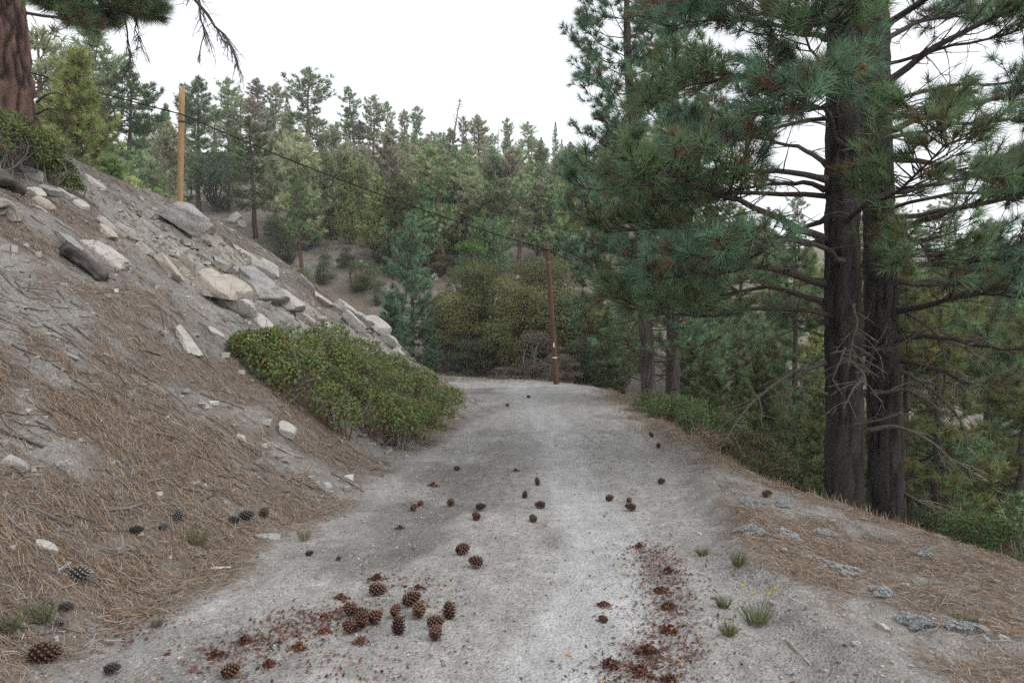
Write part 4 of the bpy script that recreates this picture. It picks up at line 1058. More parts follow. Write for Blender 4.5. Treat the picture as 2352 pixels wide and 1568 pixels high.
# ----------------------------------------------------------------- poles and cable
def pole(name, label, top, foot_xy, r0, r1, tone, plates, clamp=None):
    fx, fy = foot_xy; z0 = gz(fx, fy)[0]
    foot = np.array([fx, fy, z0 - .3]); top = np.asarray(top, float)
    root = thing(name, label, 'pole', (fx, fy, z0))
    o = np.array([fx, fy, z0]); n = 16
    P = (foot + (top - foot) * np.linspace(0, 1, n)[:, None]) - o
    V, Q, T = tube(np.vstack([P, P[-1] + (P[-1] - P[-2]) * .004, P[-1] + (P[-1] - P[-2]) * .006]), np.append(np.linspace(r0, r1, n), [r1 * .93, r1 * .9]), 18)
    A = Acc(); A.add(V, Q, T, C=tone)
    g = NT('wood_' + name + str(len(bpy.data.materials))); c = g.coords()
    k = g.noise(g.mapping(c, (14, 14, .6)), 3, 5, .7); k2 = g.noise(g.mapping(c, (1, 1, .4)), 1.2, 3)
    col = g.mix(g.ramp(k, [(.3, 0), (.7, 1)]), tuple(np.array(tone) * .55), tuple(np.array(tone) * 1.25)); col = g.mix(g.ramp(k2, [(.35, 0), (.7, .55)]), col, tuple(np.array(tone) * .6))
    obj('post', A.mesh('post'), g.done(col, .75, g.bump(k, .5, .01)), root)
    d = nrm(top - foot)
    for f, w, h, tn in plates:
        p = foot + (top - foot) * f - o; r = r0 + (r1 - r0) * f + .004
        a0, a1 = -math.pi / 2 - w / r / 2, -math.pi / 2 + w / r / 2
        th = np.linspace(a0, a1, 7); V = []
        for zz in (-h / 2, h / 2):
            for rr in (r, r + .004): V += [p + np.array([math.cos(t) * rr, math.sin(t) * rr, zz]) for t in th]
        m = 7; i = np.arange(m - 1)
        Q = np.concatenate([np.stack([m + i, m + i + 1, 3 * m + i + 1, 3 * m + i], -1), np.stack([i + 1, i, 2 * m + i, 2 * m + i + 1], -1), np.stack([2 * m + i, 3 * m + i, 3 * m + i + 1, 2 * m + i + 1], -1), np.stack([i, i + 1, m + i + 1, m + i], -1), [[0, m, 3 * m, 2 * m], [m - 1, 3 * m - 1, 4 * m - 1, 2 * m - 1]]])
        B = Acc(); B.add(V, Q, C=tn); obj('tag_plate', B.mesh('tag_plate', False), M['pebble'], root)
    if clamp:                                  # the ring that holds the cable
        p = foot + (top - foot) * clamp - o; r = r0 + (r1 - r0) * clamp + .009
        B = Acc(); B.add(*tube(p + d * np.linspace(-.03, .03, 4)[:, None], [r * .985, r, r, r * .985], 18), C=(.05, .05, .052)); cl = obj('cable_clamp', B.mesh('cable_clamp'), M['pebble'], root)
        B = Acc(); B.add(*tube(np.array([p + [0, -r - .05, 0], p + [0, -r + .03, 0]]), .014, 8), C=(.16, .15, .14)); obj('bolt', B.mesh('bolt'), M['pebble'], cl)
    return root, top
pA = pt(418, 203, 22.0); pB = pt(1256, 555, 26.0)
fA = pt(408, 0, 22.4)[:2]; fB = cast(1279, 882, 20)[:2]
pole('utility_pole', 'tan bare wooden pole standing behind the grey boulder', pA, fA, .105, .085, (.42, .265, .135), [], .865)
pole('utility_pole', 'short dark brown wooden pole at the road bend', pB * np.array([1, fB[1] / 26.0, 1]) if False else pt(1256, 555, fB[1]), fB, .105, .082, (.125, .066, .042), [(.315, .04, .16, (.75, .74, .7)), (.232, .17, .045, (.7, .7, .68)), (.86, .09, .05, (.3, .2, .15))], .945)
for o in [x for x in bpy.data.objects if x.name.startswith('utility_pole')]:
    pass
ins = Acc()
cA, cB = pt(415, 262, 21.9), pt(1258, 574, fB[1] - .1)
def sag(a, b, s, n=40):
    t = np.linspace(0, 1, n)[:, None]; P = a + (b - a) * t; P[:, 2] -= (4 * s * t * (1 - t))[:, 0]; return P
far_l = pt(-260, 60, 19.0); far_r = pt(1760, 760, 40.0)
path = np.vstack([sag(far_l, cA, .10), sag(cA, cB, .22)[1:], sag(cB, far_r, .35)[1:]])
ins.add(*tube(path, .020, 6), C=(.012, .012, .013))
obj('overhead_cable', ins.mesh('overhead_cable'), M['twig'], label='black overhead cable slung from the tan pole to the brown pole', category='cable')

# ----------------------------------------------------------------- rocks
def rock_mesh(seed, cuts=5, rough=0.03, sub=3):
    """a blocky, broken piece of granite inside the unit box"""
    import bmesh
    r = np.random.default_rng(seed)
    bm = bmesh.new(); bmesh.ops.create_icosphere(bm, subdivisions=sub, radius=1.0)
    V = nrm(np.array([v.co[:] for v in bm.verts])) * 1.5
    planes = [(nrm(np.array(n, float) + r.normal(0, .22, 3)), r.uniform(.72, .95)) for n in [(1, 0, 0), (-1, 0, 0), (0, 1, 0), (0, -1, 0), (0, 0, 1), (0, 0, -1)]]
    planes += [(nrm(r.normal(size=3)), r.uniform(.78, 1.0)) for _ in range(cuts)]
    for k in range(3):
        for n, d in planes:
            e = V @ n - d; m = e > 0; V[m] -= np.outer(e[m], n)
    n1 = vnoise3(V[:, 0] * 1.7, V[:, 1] * 1.7, V[:, 2] * 1.7, seed); n2 = vnoise3(V[:, 0] * 5, V[:, 1] * 5, V[:, 2] * 5, seed + 1); n3 = vnoise3(V[:, 0] * 11, V[:, 1] * 11, V[:, 2] * 11, seed + 2)
    V = V + nrm(V) * (rough * (1.6 * n1 + n2 + .6 * n3) - .05 * (np.abs(n1 + .4 * n2) < .06))[:, None]
    V /= np.abs(V).max(0)
    for v, c in zip(bm.verts, V): v.co = c
    me = bpy.data.meshes.new('rock')
    for f in bm.faces: f.smooth = True
    bm.to_mesh(me); bm.free()
    me.set_sharp_from_angle(angle=R(26))
    return me
ROCKS = [rock_mesh(900 + i, 3 + i % 4, .03 + .012 * (i % 3)) for i in range(12)]
ROCKS_FINE = [rock_mesh(930 + i, 3 + i % 4, .04 + .012 * (i % 3), 4) for i in range(12)]
for i, me in enumerate(ROCKS): pass

def rock(i, xd, yd, w, h, tone, label, phi=0.0, sink=0.35, name='rock', thick=None, group=None, stand=0.0):
    """w, h: its size in the photograph; lies on the slope, long axis downhill, turned by phi"""
    g = cast(xd, yd + h * .15)
    if g is None: return
    px = FPX / g[1]
    n = normal_at(g[0], g[1]); 
    if n[2] < .95: d = nrm(np.array([n[0] * n[2], n[1] * n[2], -(n[0] ** 2 + n[1] ** 2)]))
    else: d = np.array([1.0, 0, 0])
    d = nrm(d - n * (d @ n)); e = np.cross(n, d)
    a = d * math.cos(phi) + e * math.sin(phi); b = np.cross(n, a)
    big = 1.15 if (n[2] < .95 and group and name == 'rock' and g[1] > 7.5) else 1.0
    L = math.hypot(w, h) / px * .5 * (.9 if n[2] < .95 else .8) * big; W = L * .55 if thick is None else L * thick[0]; Th = L * .36 if thick is None else L * thick[1]
    me = (ROCKS_FINE if w > 60 else ROCKS)[i % len(ROCKS)].copy()
    me.materials.append(M[tone])
    o = bpy.data.objects.new(name, me); COL.objects.link(o)
    if stand: a = nrm(a + n * stand); n = nrm(n - a * (n @ a)); b = np.cross(n, a)
    c = g + n * Th * (.92 - 2 * sink)
    Mx = Matrix(((a[0] * L, b[0] * W, n[0] * Th, c[0]), (a[1] * L, b[1] * W, n[1] * Th, c[1]), (a[2] * L, b[2] * W, n[2] * Th, c[2]), (0, 0, 0, 1)))
    # bake the size into the mesh so that its texture keeps real scale
    S = Matrix.Diagonal((L, W, Th, 1)); me.transform(S)
    o.matrix_world = Matrix(((a[0], b[0], n[0], c[0]), (a[1], b[1], n[1], c[1]), (a[2], b[2], n[2], c[2]), (0, 0, 0, 1)))
    o['label'] = label; o['category'] = 'boulder' if name == 'boulder' else 'rock'
    if group: o['group'] = group
    return o

RB = 'rocks set in the bank'
rock(3, 414, 516, 112, 62, 'rock_grey', 'large smooth grey boulder at the foot of the tan pole', .5, -.04, 'boulder', (.58, .52), stand=.2)
for i, x, y, w, h, t, lab, phi, sink, th in [
    (1, 290, 528, 48, 42, 'rock_grey', 'grey pointed slab leaning out just left of the big grey boulder', .1, .25, (.5, .25)), (2, 243, 516, 52, 42, 'rock_grey', 'grey plate propped on a tan block on the bank', .0, .1, (.5, .2)),
    (4, 243, 534, 46, 26, 'rock_tan', 'tan block under the propped grey plate', .1, .3, (.6, .4)), (5, 250, 578, 92, 74, 'rock_pale', 'broad pale crumbling outcrop right of the old log', .15, .42, (.6, .3)),
    (6, 158, 554, 62, 46, 'rock_grey', 'rounded grey slab above the old log', .05, .42, (.42, .3)), (7, 378, 610, 74, 84, 'rock_tan', 'long tan slab tilted down the bank, left of the largest slab', -.1, .1, (.32, .28)),
    (8, 416, 592, 52, 44, 'rock_tan', 'tan-grey block at the head of the largest slab', .1, .25, (.65, .38)), (9, 472, 656, 92, 112, 'rock_tan', 'largest tan slab in the middle of the bank', -.15, .08, (.5, .36)),
    (10, 526, 672, 58, 68, 'rock_tan', 'blocky tan-grey boulder right of the largest slab', .1, .1, (.75, .55)), (11, 556, 712, 46, 42, 'rock_pale', 'pale rounded triangular block below the blocky boulder', .3, .12, (.85, .65)),
    (0, 522, 614, 82, 34, 'rock_grey', 'flat grey ledge above the blocky boulder', .5, .3, (.5, .25)), (1, 584, 660, 92, 88, 'rock_grey', 'big pale grey rock face right of the blocky boulder', .1, .15, (.75, .42)),
    (2, 592, 624, 50, 44, 'rock_grey', 'smooth grey knob on top of the rock face', .2, .25, (.7, .6)), (3, 618, 612, 46, 36, 'rock_pale', 'pale slab on the crest behind the grey knob', .3, .3, (.6, .4)),
    (4, 646, 688, 62, 62, 'rock_pale', 'pale grey block right of the big rock face', .0, .15, (.7, .5)), (5, 654, 735, 70, 42, 'rock_grey', 'wide grey rock just above the manzanita bush', .4, .35, (.6, .4)),
    (6, 704, 738, 62, 36, 'rock_tan', 'tan rock just above the right end of the manzanita bush', .3, .35, (.6, .4)), (7, 790, 708, 62, 46, 'rock_pale', 'pale ledge on the bank crest near the nose', .4, .3, (.55, .4)),
    (8, 804, 740, 42, 46, 'rock_pale', 'upright pale block under the crest ledge', -.2, .1, (.7, .5)), (9, 834, 740, 28, 46, 'rock_pale', 'narrow upright pale block beside the crest ledge', -.3, .1, (.55, .5)),
    (10, 862, 752, 40, 50, 'rock_pale', 'pale block at the rocky nose', -.1, .1, (.7, .5)), (11, 893, 786, 38, 36, 'rock_pale', 'lower pale block at the rocky nose', .1, .1, (.7, .5)), (0, 912, 806, 28, 26, 'rock_pale', 'small pale block ending the rocky nose', .1, .3, (.7, .5)),
    (1, 425, 774, 62, 78, 'rock_pale', 'pale embedded slab left of the manzanita bush', .0, .42, (.45, .25)), (2, 497, 766, 42, 22, 'rock_pale', 'small pale flat stone left of the bush top', .4, .35, (.6, .3)),
    (3, 76, 404, 44, 30, 'rock_grey', 'dark grey boulder under the upper manzanita bush', .4, .15, (.7, .5)), (4, 214, 418, 54, 34, 'rock_pale', 'pale flat slab alone on the upper bank', .1, .2, (.5, .22)),
    (5, 80, 443, 32, 42, 'rock_pale', 'pale block under the dark grey boulder', -.3, .3, (.7, .5)), (6, 102, 468, 42, 26, 'rock_tan', 'tan rounded stone low in the upper rock heap', .2, .3, (.6, .5)), (7, 114, 438, 42, 42, 'rock_grey', 'grey wedge in the upper rock heap', .1, .3, (.6, .4)),
    (8, 148, 448, 34, 22, 'rock_pale', 'pale stone right of the grey wedge', .4, .3, (.7, .5)), (9, 176, 460, 30, 22, 'rock_grey', 'small grey stone right end of the upper rock heap', .2, .3, (.7, .5)), (10, 186, 472, 28, 20, 'rock_pale', 'little pale angular stone under the upper rock heap', .2, .25, (.7, .5)),
    (11, 88, 478, 56, 14, 'rock_pale', 'thin pale flake at the foot of the upper rock heap', .3, .25, (.35, .15)), (0, 200, 564, 20, 17, 'rock_pale', 'small pale knob left of the broad crumbling outcrop', .2, .25, (.7, .6)), (1, 340, 491, 26, 16, 'rock_grey', 'small grey stone left of the big grey boulder', .4, .25, (.7, .5)),
    (2, 655, 992, 40, 28, 'rock_pale', 'white rounded stone below the manzanita bush', .5, .2, (.75, .6)), (3, 553, 1004, 28, 14, 'rock_pale', 'half-buried white stone left of the white rounded stone', .5, .35, (.7, .5)), (4, 612, 1232, 70, 30, 'rock_grey', 'flat grey stone where the bank meets the road', .4, .36, (.7, .35)),
    (5, 104, 1256, 58, 22, 'rock_pale', 'half-buried pale stone among the needles low on the bank', .6, .36, (.6, .4)), (6, 38, 1062, 58, 28, 'rock_grey', 'grey stone at the edge of the picture on the bank', .4, .35, (.6, .4)), (7, 168, 820, 34, 18, 'rock_grey', 'dark slate flake on the bare grey part of the bank', .2, .15, (.5, .25)),
    (8, 700, 648, 40, 26, 'rock_grey', 'grey crest stone behind the pale grey block', .3, .3, (.6, .4)), (9, 740, 690, 48, 28, 'rock_pale', 'low pale ledge between the crest stones', .4, .3, (.6, .35)), (10, 600, 740, 48, 36, 'rock_pale', 'pale stone right of the rounded triangular block', .1, .32, (.7, .4)),
    (11, 470, 592, 56, 26, 'rock_grey', 'thin grey slab above the head of the largest slab', .45, .3, (.4, .22)), (0, 560, 580, 60, 26, 'rock_pale', 'pale crest slab right of the big grey boulder', .5, .3, (.4, .25)), (1, 330, 570, 34, 28, 'rock_grey', 'grey stone between the outcrop and the long tan slab', .1, .3, (.6, .4)),
    (2, 760, 760, 46, 30, 'rock_tan', 'tan broken stone over the right end of the bush', .2, .32, (.6, .4)), (3, 846, 790, 44, 30, 'rock_grey', 'grey rubble block below the rocky nose', .2, .35, (.6, .4)),
]:
    rock(i, x, y, w, h, t, lab, phi, sink, 'rock', th, RB)
RV = 'pale stones on the sandy verge'
for i, x, y, w, h, lab in [(0, 2081, 1342, 25, 14, 'white stone in the middle of the verge'), (1, 2124, 1299, 25, 12, 'white stone nearest the crest on the verge'), (2, 2027, 1440, 38, 30, 'blocky cream stone among the verge needles'), (3, 2304, 1465, 38, 16, 'oval white stone right of the grey mats'),
        (4, 1984, 1192, 20, 10, 'pale pebble under the big twin trunks'), (5, 2254, 1425, 26, 14, 'grey-white stone beside the yellow-green sprig'), (6, 1606, 1225, 16, 14, 'pale pebble at the road edge of the verge'), (7, 1912, 1196, 18, 12, 'pale chip left of the big twin trunks'),
        (8, 1966, 1477, 26, 12, 'flat grey pebble low among the verge needles'), (9, 1645, 1370, 30, 24, 'crumbly dark clod at the road edge of the verge'), (10, 2290, 1335, 26, 12, 'dull stone far right on the verge'), (11, 1800, 1262, 20, 10, 'chip of stone right of the nearer grey mat')]:
    rock(i, x, y, w, h, 'rock_pale' if i != 9 else 'rock_grey', lab, .8 * i, .3, 'rock', (.7, .5), RV)
# boulders on the far slopes
def far_rock(i, xd, yd, w, lab, name='boulder', tone='rock_pale', y0=27):
    g = cast(xd, yd, y0)
    if g is None: return
    L = w / FPX * g[1] * .5; me = ROCKS[i % 12].copy(); me.materials.append(M[tone]); me.transform(Matrix.Diagonal((L, L * .8, L * .6, 1)))
    o = bpy.data.objects.new(name, me); COL.objects.link(o); o.location = g + [0, 0, L * .2]; o.rotation_euler = (.2, .1 * i, i * 1.3)
    o['label'] = lab; o['category'] = 'boulder'; o['group'] = 'pale boulders on the far slopes'
for i, (x, y, w, lab) in enumerate([(680, 442, 26, 'topmost white boulder of the pale outcrop on the hill'), (664, 458, 26, 'white boulder left in the pale outcrop on the hill'), (672, 474, 22, 'low white boulder in the pale outcrop on the hill'), (708, 455, 20, 'white boulder right in the pale outcrop on the hill'), (690, 466, 22, 'middle boulder of the pale outcrop on the hill'),
        (843, 614, 22, 'white rounded boulder right of the oak shrub'), (830, 606, 16, 'smaller white boulder touching the rounded one'), (775, 608, 18, 'grey boulder left of the oak shrub'), (540, 508, 40, 'pale rock shelf behind the grey boulder'), (556, 520, 26, 'pale rock below the shelf behind the grey boulder'),
        (634, 506, 20, 'white rock at the foot of the reddish pine trunk'), (620, 500, 14, 'small white rock left of the reddish pine trunk'), (770, 372, 14, 'white rock on the upper sandy slope'), (790, 352, 12, 'tiny white rock near the ridge'), (822, 345, 18, 'pale rock near the crooked ridge pine'), (755, 524, 20, 'grey rock in the sandy gully'),
        (1240, 400, 26, 'pale rock face under the sandy crest'), (1275, 392, 22, 'pale rock at the end of the sandy crest'), (700, 530, 18, 'pale rock behind the brighter oak'), (738, 560, 24, 'pale rock heading the sandy gully'), (1110, 520, 18, 'rock among the hillside pines'), (1330, 510, 20, 'pale rock seen beside the near needles'), (1000, 640, 22, 'pale rock right of the blue-green pine'), (1190, 640, 18, 'pale rock showing between the olive oaks')]):
    far_rock(i, x, y, w, lab)
for i, (x, y, w, lab) in enumerate([(2310, 1070, 36, 'white boulder at the picture edge beyond the gully'), (2270, 1060, 20, 'pale stone left of the white boulder beyond the gully'), (2240, 1100, 18, 'pale stone low beyond the gully'), (2330, 1110, 22, 'grey-white stone beyond the gully'), (2180, 1075, 16, 'small stone beyond the gully near the curved pine'), (1765, 835, 26, 'pale patch rock seen left of the big twin trunks'), (2290, 1020, 18, 'upper pale stone beyond the gully')]):
    far_rock(i + 4, x, y, w, lab, y0=12)
# ----------------------------------------------------------------- manzanita bushes
def bush(name, label, lobes, nleaf, lsize, seed, tint_fn, stems=120, red=(.16, .07, .045), gap=.32):
    """lobes: (centre, radius) in world space"""
    r = np.random.default_rng(seed)
    C = np.array([l[0] for l in lobes]); Rr = np.array([l[1] for l in lobes])
    base = C.mean(0); base[2] = gz(base[0], base[1])[0]
    root = thing(name, label, 'shrub', tuple(base))
    L = Acc(); n = 0; got = []
    per = nleaf * 3
    k = r.integers(0, len(C), per); d = nrm(r.normal(size=(per, 3))); d[:, 2] = np.where(d[:, 2] < -.3, -d[:, 2], d[:, 2])
    f = r.uniform(.55, 1.02, per) ** .7
    p = C[k] + d * (Rr[k] * f)[:, None] * np.array([1, 1, .85])
    inside = np.zeros(per, bool)
    for c, q in zip(C, Rr): inside |= np.linalg.norm((p - c) / [1, 1, .85], axis=1) < q * .62
    lump = vnoise3(p[:, 0] * 4.5, p[:, 1] * 4.5, p[:, 2] * 4.5, seed)
    keep = ~inside & (lump > -gap) & (p[:, 2] > hz(p[:, 0], p[:, 1]) + .06)
    p, d, lump = p[keep][:nleaf], d[keep][:nleaf], lump[keep][:nleaf]
    out = p + d * (.085 * lump)[:, None]
    nor = nrm(d * .7 + r.normal(0, .6, p.shape) + [0, 0, .35])
    leaves(L, out - base, nor, lsize, r, tint_fn(len(p), r), .68, .2)
    obj('foliage', L.mesh('foliage', False), M['leaf'], root, kind='stuff')
    S = Acc()
    for i in range(stems):
        t = out[r.integers(0, len(out))]; c = C[np.argmin(np.linalg.norm(C - t, axis=1))]
        g0 = c + r.normal(0, .15, 3); g0[2] = gz(g0[0], g0[1])[0] - .03
        mid = (g0 + t) * .5 + r.normal(0, .09, 3); path = spline([g0, mid, t + (t - mid) * .06], 6)
        tone = np.array(red) if r.random() < .55 else np.array([.26, .235, .21])
        S.add(*tube(path - base, np.linspace(r.uniform(.007, .014), .003, 6), 4, False), C=tone)
        for s in range(3):
            b = path[r.integers(2, 5)]; e = b + (t - g0) * r.uniform(.12, .3) + r.normal(0, .08, 3)
            S.add(*tube(np.array([b, (b + e) / 2 + r.normal(0, .015, 3), e]) - base, [.005, .004, .002], 3, False), C=tone)
    obj('stems', S.mesh('stems'), M['twig'], root, kind='stuff')
    return root

def lobes_at(pts, lift, Y0=1.5):
    out = []
    for x, y, q in pts:
        g = cast(x, y, Y0)
        if g is not None: out.append((g + [0, 0, lift * q], q))
    return out
def manz(n, r):
    t = np.array([[.138, .212, .056]]) * np.ones((n, 1)); u = r.random(n)
    t[u < .30] = [.17, .24, .072]; t[u > .84] = [.24, .235, .07]; t[u > .955] = [.32, .17, .06]; return t
main = [(600, 850, .42), (640, 885, .46), (690, 920, .50), (740, 945, .52), (800, 975, .52), (860, 1000, .50), (905, 1015, .46), (950, 1000, .46), (990, 975, .48), (1015, 945, .46), (660, 850, .48), (730, 880, .55), (800, 910, .58), (870, 935, .56), (940, 940, .52), (740, 840, .5), (820, 870, .52), (900, 895, .5), (960, 915, .45), (780, 990, .4), (580, 830, .34)]
bush('manzanita_bush', 'big green manzanita bush on the bank beside the road', lobes_at(main, .45), 30000, .042, 31, manz, 330)
def dullg2(n, r): return manz(n, r) * .72
up = [(0, 385, .52), (45, 390, .48), (90, 395, .42), (20, 355, .45), (122, 418, .32), (-50, 370, .6), (150, 440, .22), (70, 365, .4)]
bush('manzanita_bush', 'leafy manzanita bush at the foot of the huge red-brown trunk', lobes_at(up, .4), 11000, .042, 32, dullg2, 150, (.22, .2, .18), .15)
def brightg(n, r):
    t = np.array([[.11, .168, .056]]) * np.ones((n, 1)); u = r.random(n); t[u > .8] = [.13, .16, .05]; return t
def crest_lobes(pts, lift=.35):
    out = []
    for x, y, Y, q in pts:
        p = pt(x, y, Y); p[2] = max(p[2], gz(p[0], p[1])[0] + .1); out.append((p, q))
    return out
bush('crest_shrub', 'bright green low shrub on the crest under the slim pair', crest_lobes([(1500, 945, 15.5, .5), (1545, 955, 15, .55), (1590, 965, 14.5, .55), (1635, 985, 14, .5), (1670, 1000, 13.5, .45), (1530, 960, 14.4, .45), (1600, 985, 13.6, .45)]), 9000, .045, 33, brightg, 90)
def dullg(n, r):
    t = np.array([[.11, .13, .05]]) * np.ones((n, 1)); u = r.random(n); t[u > .7] = [.12, .12, .045]; t[u > .93] = [.18, .11, .05]; return t
bush('crest_shrub', 'dull olive shrub on the crest left of the big twin trunks', crest_lobes([(1700, 1060, 11.6, .42), (1740, 1075, 11.2, .45), (1775, 1090, 10.8, .42), (1715, 1035, 12, .42), (1755, 1050, 11.4, .4), (1800, 1115, 10.3, .32)]), 7000, .04, 34, dullg, 80)
bush('crest_shrub', 'dark green shrub just below the crest at the right edge', crest_lobes([(2180, 1240, 9.0, .4), (2230, 1250, 8.6, .42), (2290, 1262, 8.2, .42), (2345, 1275, 7.9, .42), (2400, 1290, 7.6, .4)]), 7000, .04, 35, brightg, 60)
def drybr(n, r):
    t = np.array([[.24, .16, .11]]) * np.ones((n, 1)); u = r.random(n); t[u > .6] = [.32, .24, .17]; return t
bush('dry_shrub', 'red-brown dried shrub at the crest between the green shrubs', crest_lobes([(1640, 1035, 12.4, .3), (1665, 1045, 12.0, .3), (1620, 1020, 12.8, .28)]), 1800, .04, 36, drybr, 90)

# ----------------------------------------------------------------- log, stumps, sticks
def weathered(name, label, cat, pts, r0, r1, tone, seed, twist=.35, parts=()):
    r = np.random.default_rng(seed)
    P = spline(pts, 26); o = P[0].copy(); k = 20
    V, Q, T = tube(P - o, np.linspace(r0, r1, 26), k)
    th = np.tile(np.arange(k) / k * 2 * np.pi, 26); u = np.repeat(np.linspace(0, 1, 26), k)
    n = vnoise2(np.cos(th + u * twist) * 3.2 + 5, np.sin(th + u * twist) * 3.2 + u * 1.5, seed) + .5 * vnoise2(th * 4, u * 5, seed + 1)
    ctr = np.repeat(P - o, k, 0); m = len(ctr)
    V[:m] += (V[:m] - ctr) * (.42 * n + .12 * vnoise2(th * 6, u * 14, seed + 2))[:, None]
    C = np.ones((len(V), 3)) * np.array(tone) * 1.3; C[:m] *= (1 + .8 * n)[:, None]
    A = Acc(); A.add(V, Q, T, np.clip(C, .01, 1))
    return obj(name, A.mesh(name), M['bark'], None, tuple(o), label=label, category=cat)
def gpt(x, y, up=0.0):
    g = cast(x, y); return g + [0, 0, up]
weathered('fallen_log', 'dark weathered log lying down the bank under the rounded slab', 'log', [gpt(142, 588, .07), gpt(170, 604, .08), gpt(205, 625, .07), gpt(238, 648, .02)], .11, .075, (.06, .055, .05), 41)
weathered('tree_stump', 'curled grey root stump at the edge of the picture on the bank', 'stump', [gpt(-60, 500, .05), gpt(-10, 494, .09), gpt(18, 496, .07), gpt(32, 506, -.03)], .085, .05, (.15, .135, .118), 42)
weathered('fallen_log', 'dark rotten snag in the shade under the upper manzanita bush', 'log', [gpt(-30, 425, .08), gpt(15, 436, .09), gpt(50, 450, .02)], .1, .07, (.06, .055, .05), 43)
for i, (pts, rr, tone, lab) in enumerate([
        ([(0, 990), (45, 1008), (100, 1030)], .016, (.10, .09, .08), 'long dark stick at the left edge of the bank'), ([(70, 1170), (120, 1192), (170, 1212)], .014, (.09, .08, .07), 'dark curved stick in the needles near the left edge'), ([(250, 1175), (290, 1172), (330, 1160)], .014, (.11, .1, .09), 'dark forked stick right of the curved one'),
        ([(130, 1320), (150, 1305), (162, 1297)], .014, (.2, .2, .2), 'short grey stick beside the black cone low on the bank'), ([(485, 1310), (510, 1309), (530, 1307)], .012, (.34, .31, .27), 'pale straight stick where the needles meet the road'), ([(330, 805), (370, 818), (400, 830)], .012, (.10, .09, .085), 'thin dark stick below the embedded pale slab'),
        ([(460, 905), (510, 922), (560, 940)], .012, (.12, .11, .1), 'thin dark twig left of the manzanita bush'), ([(600, 1010), (660, 1040), (700, 1055)], .01, (.22, .2, .17), 'thin twig under the white rounded stone'), ([(440, 1040), (470, 1055), (520, 1075)], .01, (.10, .09, .08), 'dark twig in the middle of the lower bank'),
        ([(1808, 1470), (1835, 1500), (1862, 1528)], .006, (.4, .36, .3), 'pale thin forked twig on the verge needles'), ([(470, 1100), (520, 1092), (560, 1105)], .011, (.11, .1, .09), 'dark bent twig above the grey cones'), ([(760, 1085), (800, 1108), (835, 1130)], .01, (.12, .11, .1), 'dark twig on the bare sandy toe below the bush')]):
    weathered('stick', lab, 'stick', [gpt(x, y, rr * .9) for x, y in pts], rr, rr * .55, tone, 50 + i, .2)

# ----------------------------------------------------------------- pine cones
def cone_mesh(seed, H=.125, W=.098, open_=.9, n=84, dark=(.055, .023, .015), tip=(.205, .122, .074)):
    r = np.random.default_rng(seed); A = Acc(); dark = np.array(dark); tip = np.array(tip)
    t = np.linspace(0, 1, 9); prof = np.sin(np.clip(t * .93 + .07, 0, 1) * np.pi) ** .62 * (1 - .35 * t)
    P = np.stack([t * 0, t * 0, t * H * .95], -1); A.add(*tube(P, W * .27 * prof / prof.max() + .003, 8), C=dark * .5)
    for i in range(n):
        u = (i + .5) / n; a = i * 2.39996; z = H * (.02 + .93 * u)
        q = W * .5 * math.sin(min(1, u * .93 + .07) * math.pi) ** .62 * (1 - .33 * u) * r.uniform(.92, 1.06)
        el = (-.30 + 1.25 * u) * open_ + (1 - open_) * 1.1
        out = np.array([math.cos(a), math.sin(a), 0]); d = out * math.cos(el) + np.array([0, 0, math.sin(el)])
        s = np.array([-math.sin(a), math.cos(a), 0]); up = np.cross(d, s); up = up if up[2] > 0 else -up
        c0 = out * q * .22 + [0, 0, z - .22 * q * math.sin(el)]; w = max(.007, W * .205 * (1 - .5 * u)) * r.uniform(.9, 1.1); e = c0 + d * (q * .80 + .004)
        m = c0 + (e - c0) * .74
        V = [c0 - s * w * .3, c0 + s * w * .3, m + s * w * .55, m - s * w * .55, e - s * w * .30 + up * .003, e + s * w * .30 + up * .003, e + d * .003 + up * .008, m - up * .005, e - up * .004]
        C = [dark, dark, dark * 1.5, dark * 1.5, tip * .8, tip * .8, tip, dark * .8, tip * .55]
        A.add(V, T=[(0, 1, 2), (0, 2, 3), (3, 2, 5), (3, 5, 4), (4, 5, 6), (0, 7, 1), (1, 7, 2), (0, 3, 7), (7, 8, 2), (2, 8, 5), (7, 3, 8), (3, 4, 8), (8, 4, 6), (8, 6, 5)], C=np.array(C))
    return A.mesh('pine_cone', False)
CONES = [cone_mesh(1), cone_mesh(2, .118, .102, .88, 78), cone_mesh(3, .135, .095, 1.0, 90), cone_mesh(4, .11, .10, .95, 72)]
GREYC = [cone_mesh(5, .12, .095, 1.0, 78, (.05, .046, .042), (.30, .285, .27)), cone_mesh(6, .12, .09, 1.0, 70, (.03, .028, .026), (.11, .10, .095))]
def crushed_mesh(seed):
    r = np.random.default_rng(seed); A = Acc(); n = 150
    for i in range(n):
        a = r.uniform(0, 6.28); q = abs(r.normal(0, .035)); z = max(0, .042 * math.exp(-(q / .04) ** 2) * r.uniform(.2, 1.1))
        p = np.array([q * math.cos(a) * 1.25, q * math.sin(a), z + .004]); d = nrm(r.normal(size=3) * [1, 1, .5]); s = nrm(np.cross(d, r.normal(size=3))); L = r.uniform(.012, .028); w = L * .45
        u = np.cross(d, s) * .002
        c = np.array([.095, .038, .025]) * r.uniform(.55, 1.6) if r.random() < .9 else np.array([.3, .17, .07])
        V = [p - d * L / 2 - s * w * .25, p - d * L / 2 + s * w * .25, p + d * L * .3 + s * w, p + d * L * .3 - s * w, p + d * L * .55, p + u * 2 + d * L * .1]
        A.add(V, T=[(0, 1, 5), (1, 2, 5), (2, 4, 5), (4, 3, 5), (3, 0, 5), (0, 3, 1), (1, 3, 2), (2, 3, 4)], C=c)
    return A.mesh('crushed_pine_cone', False)
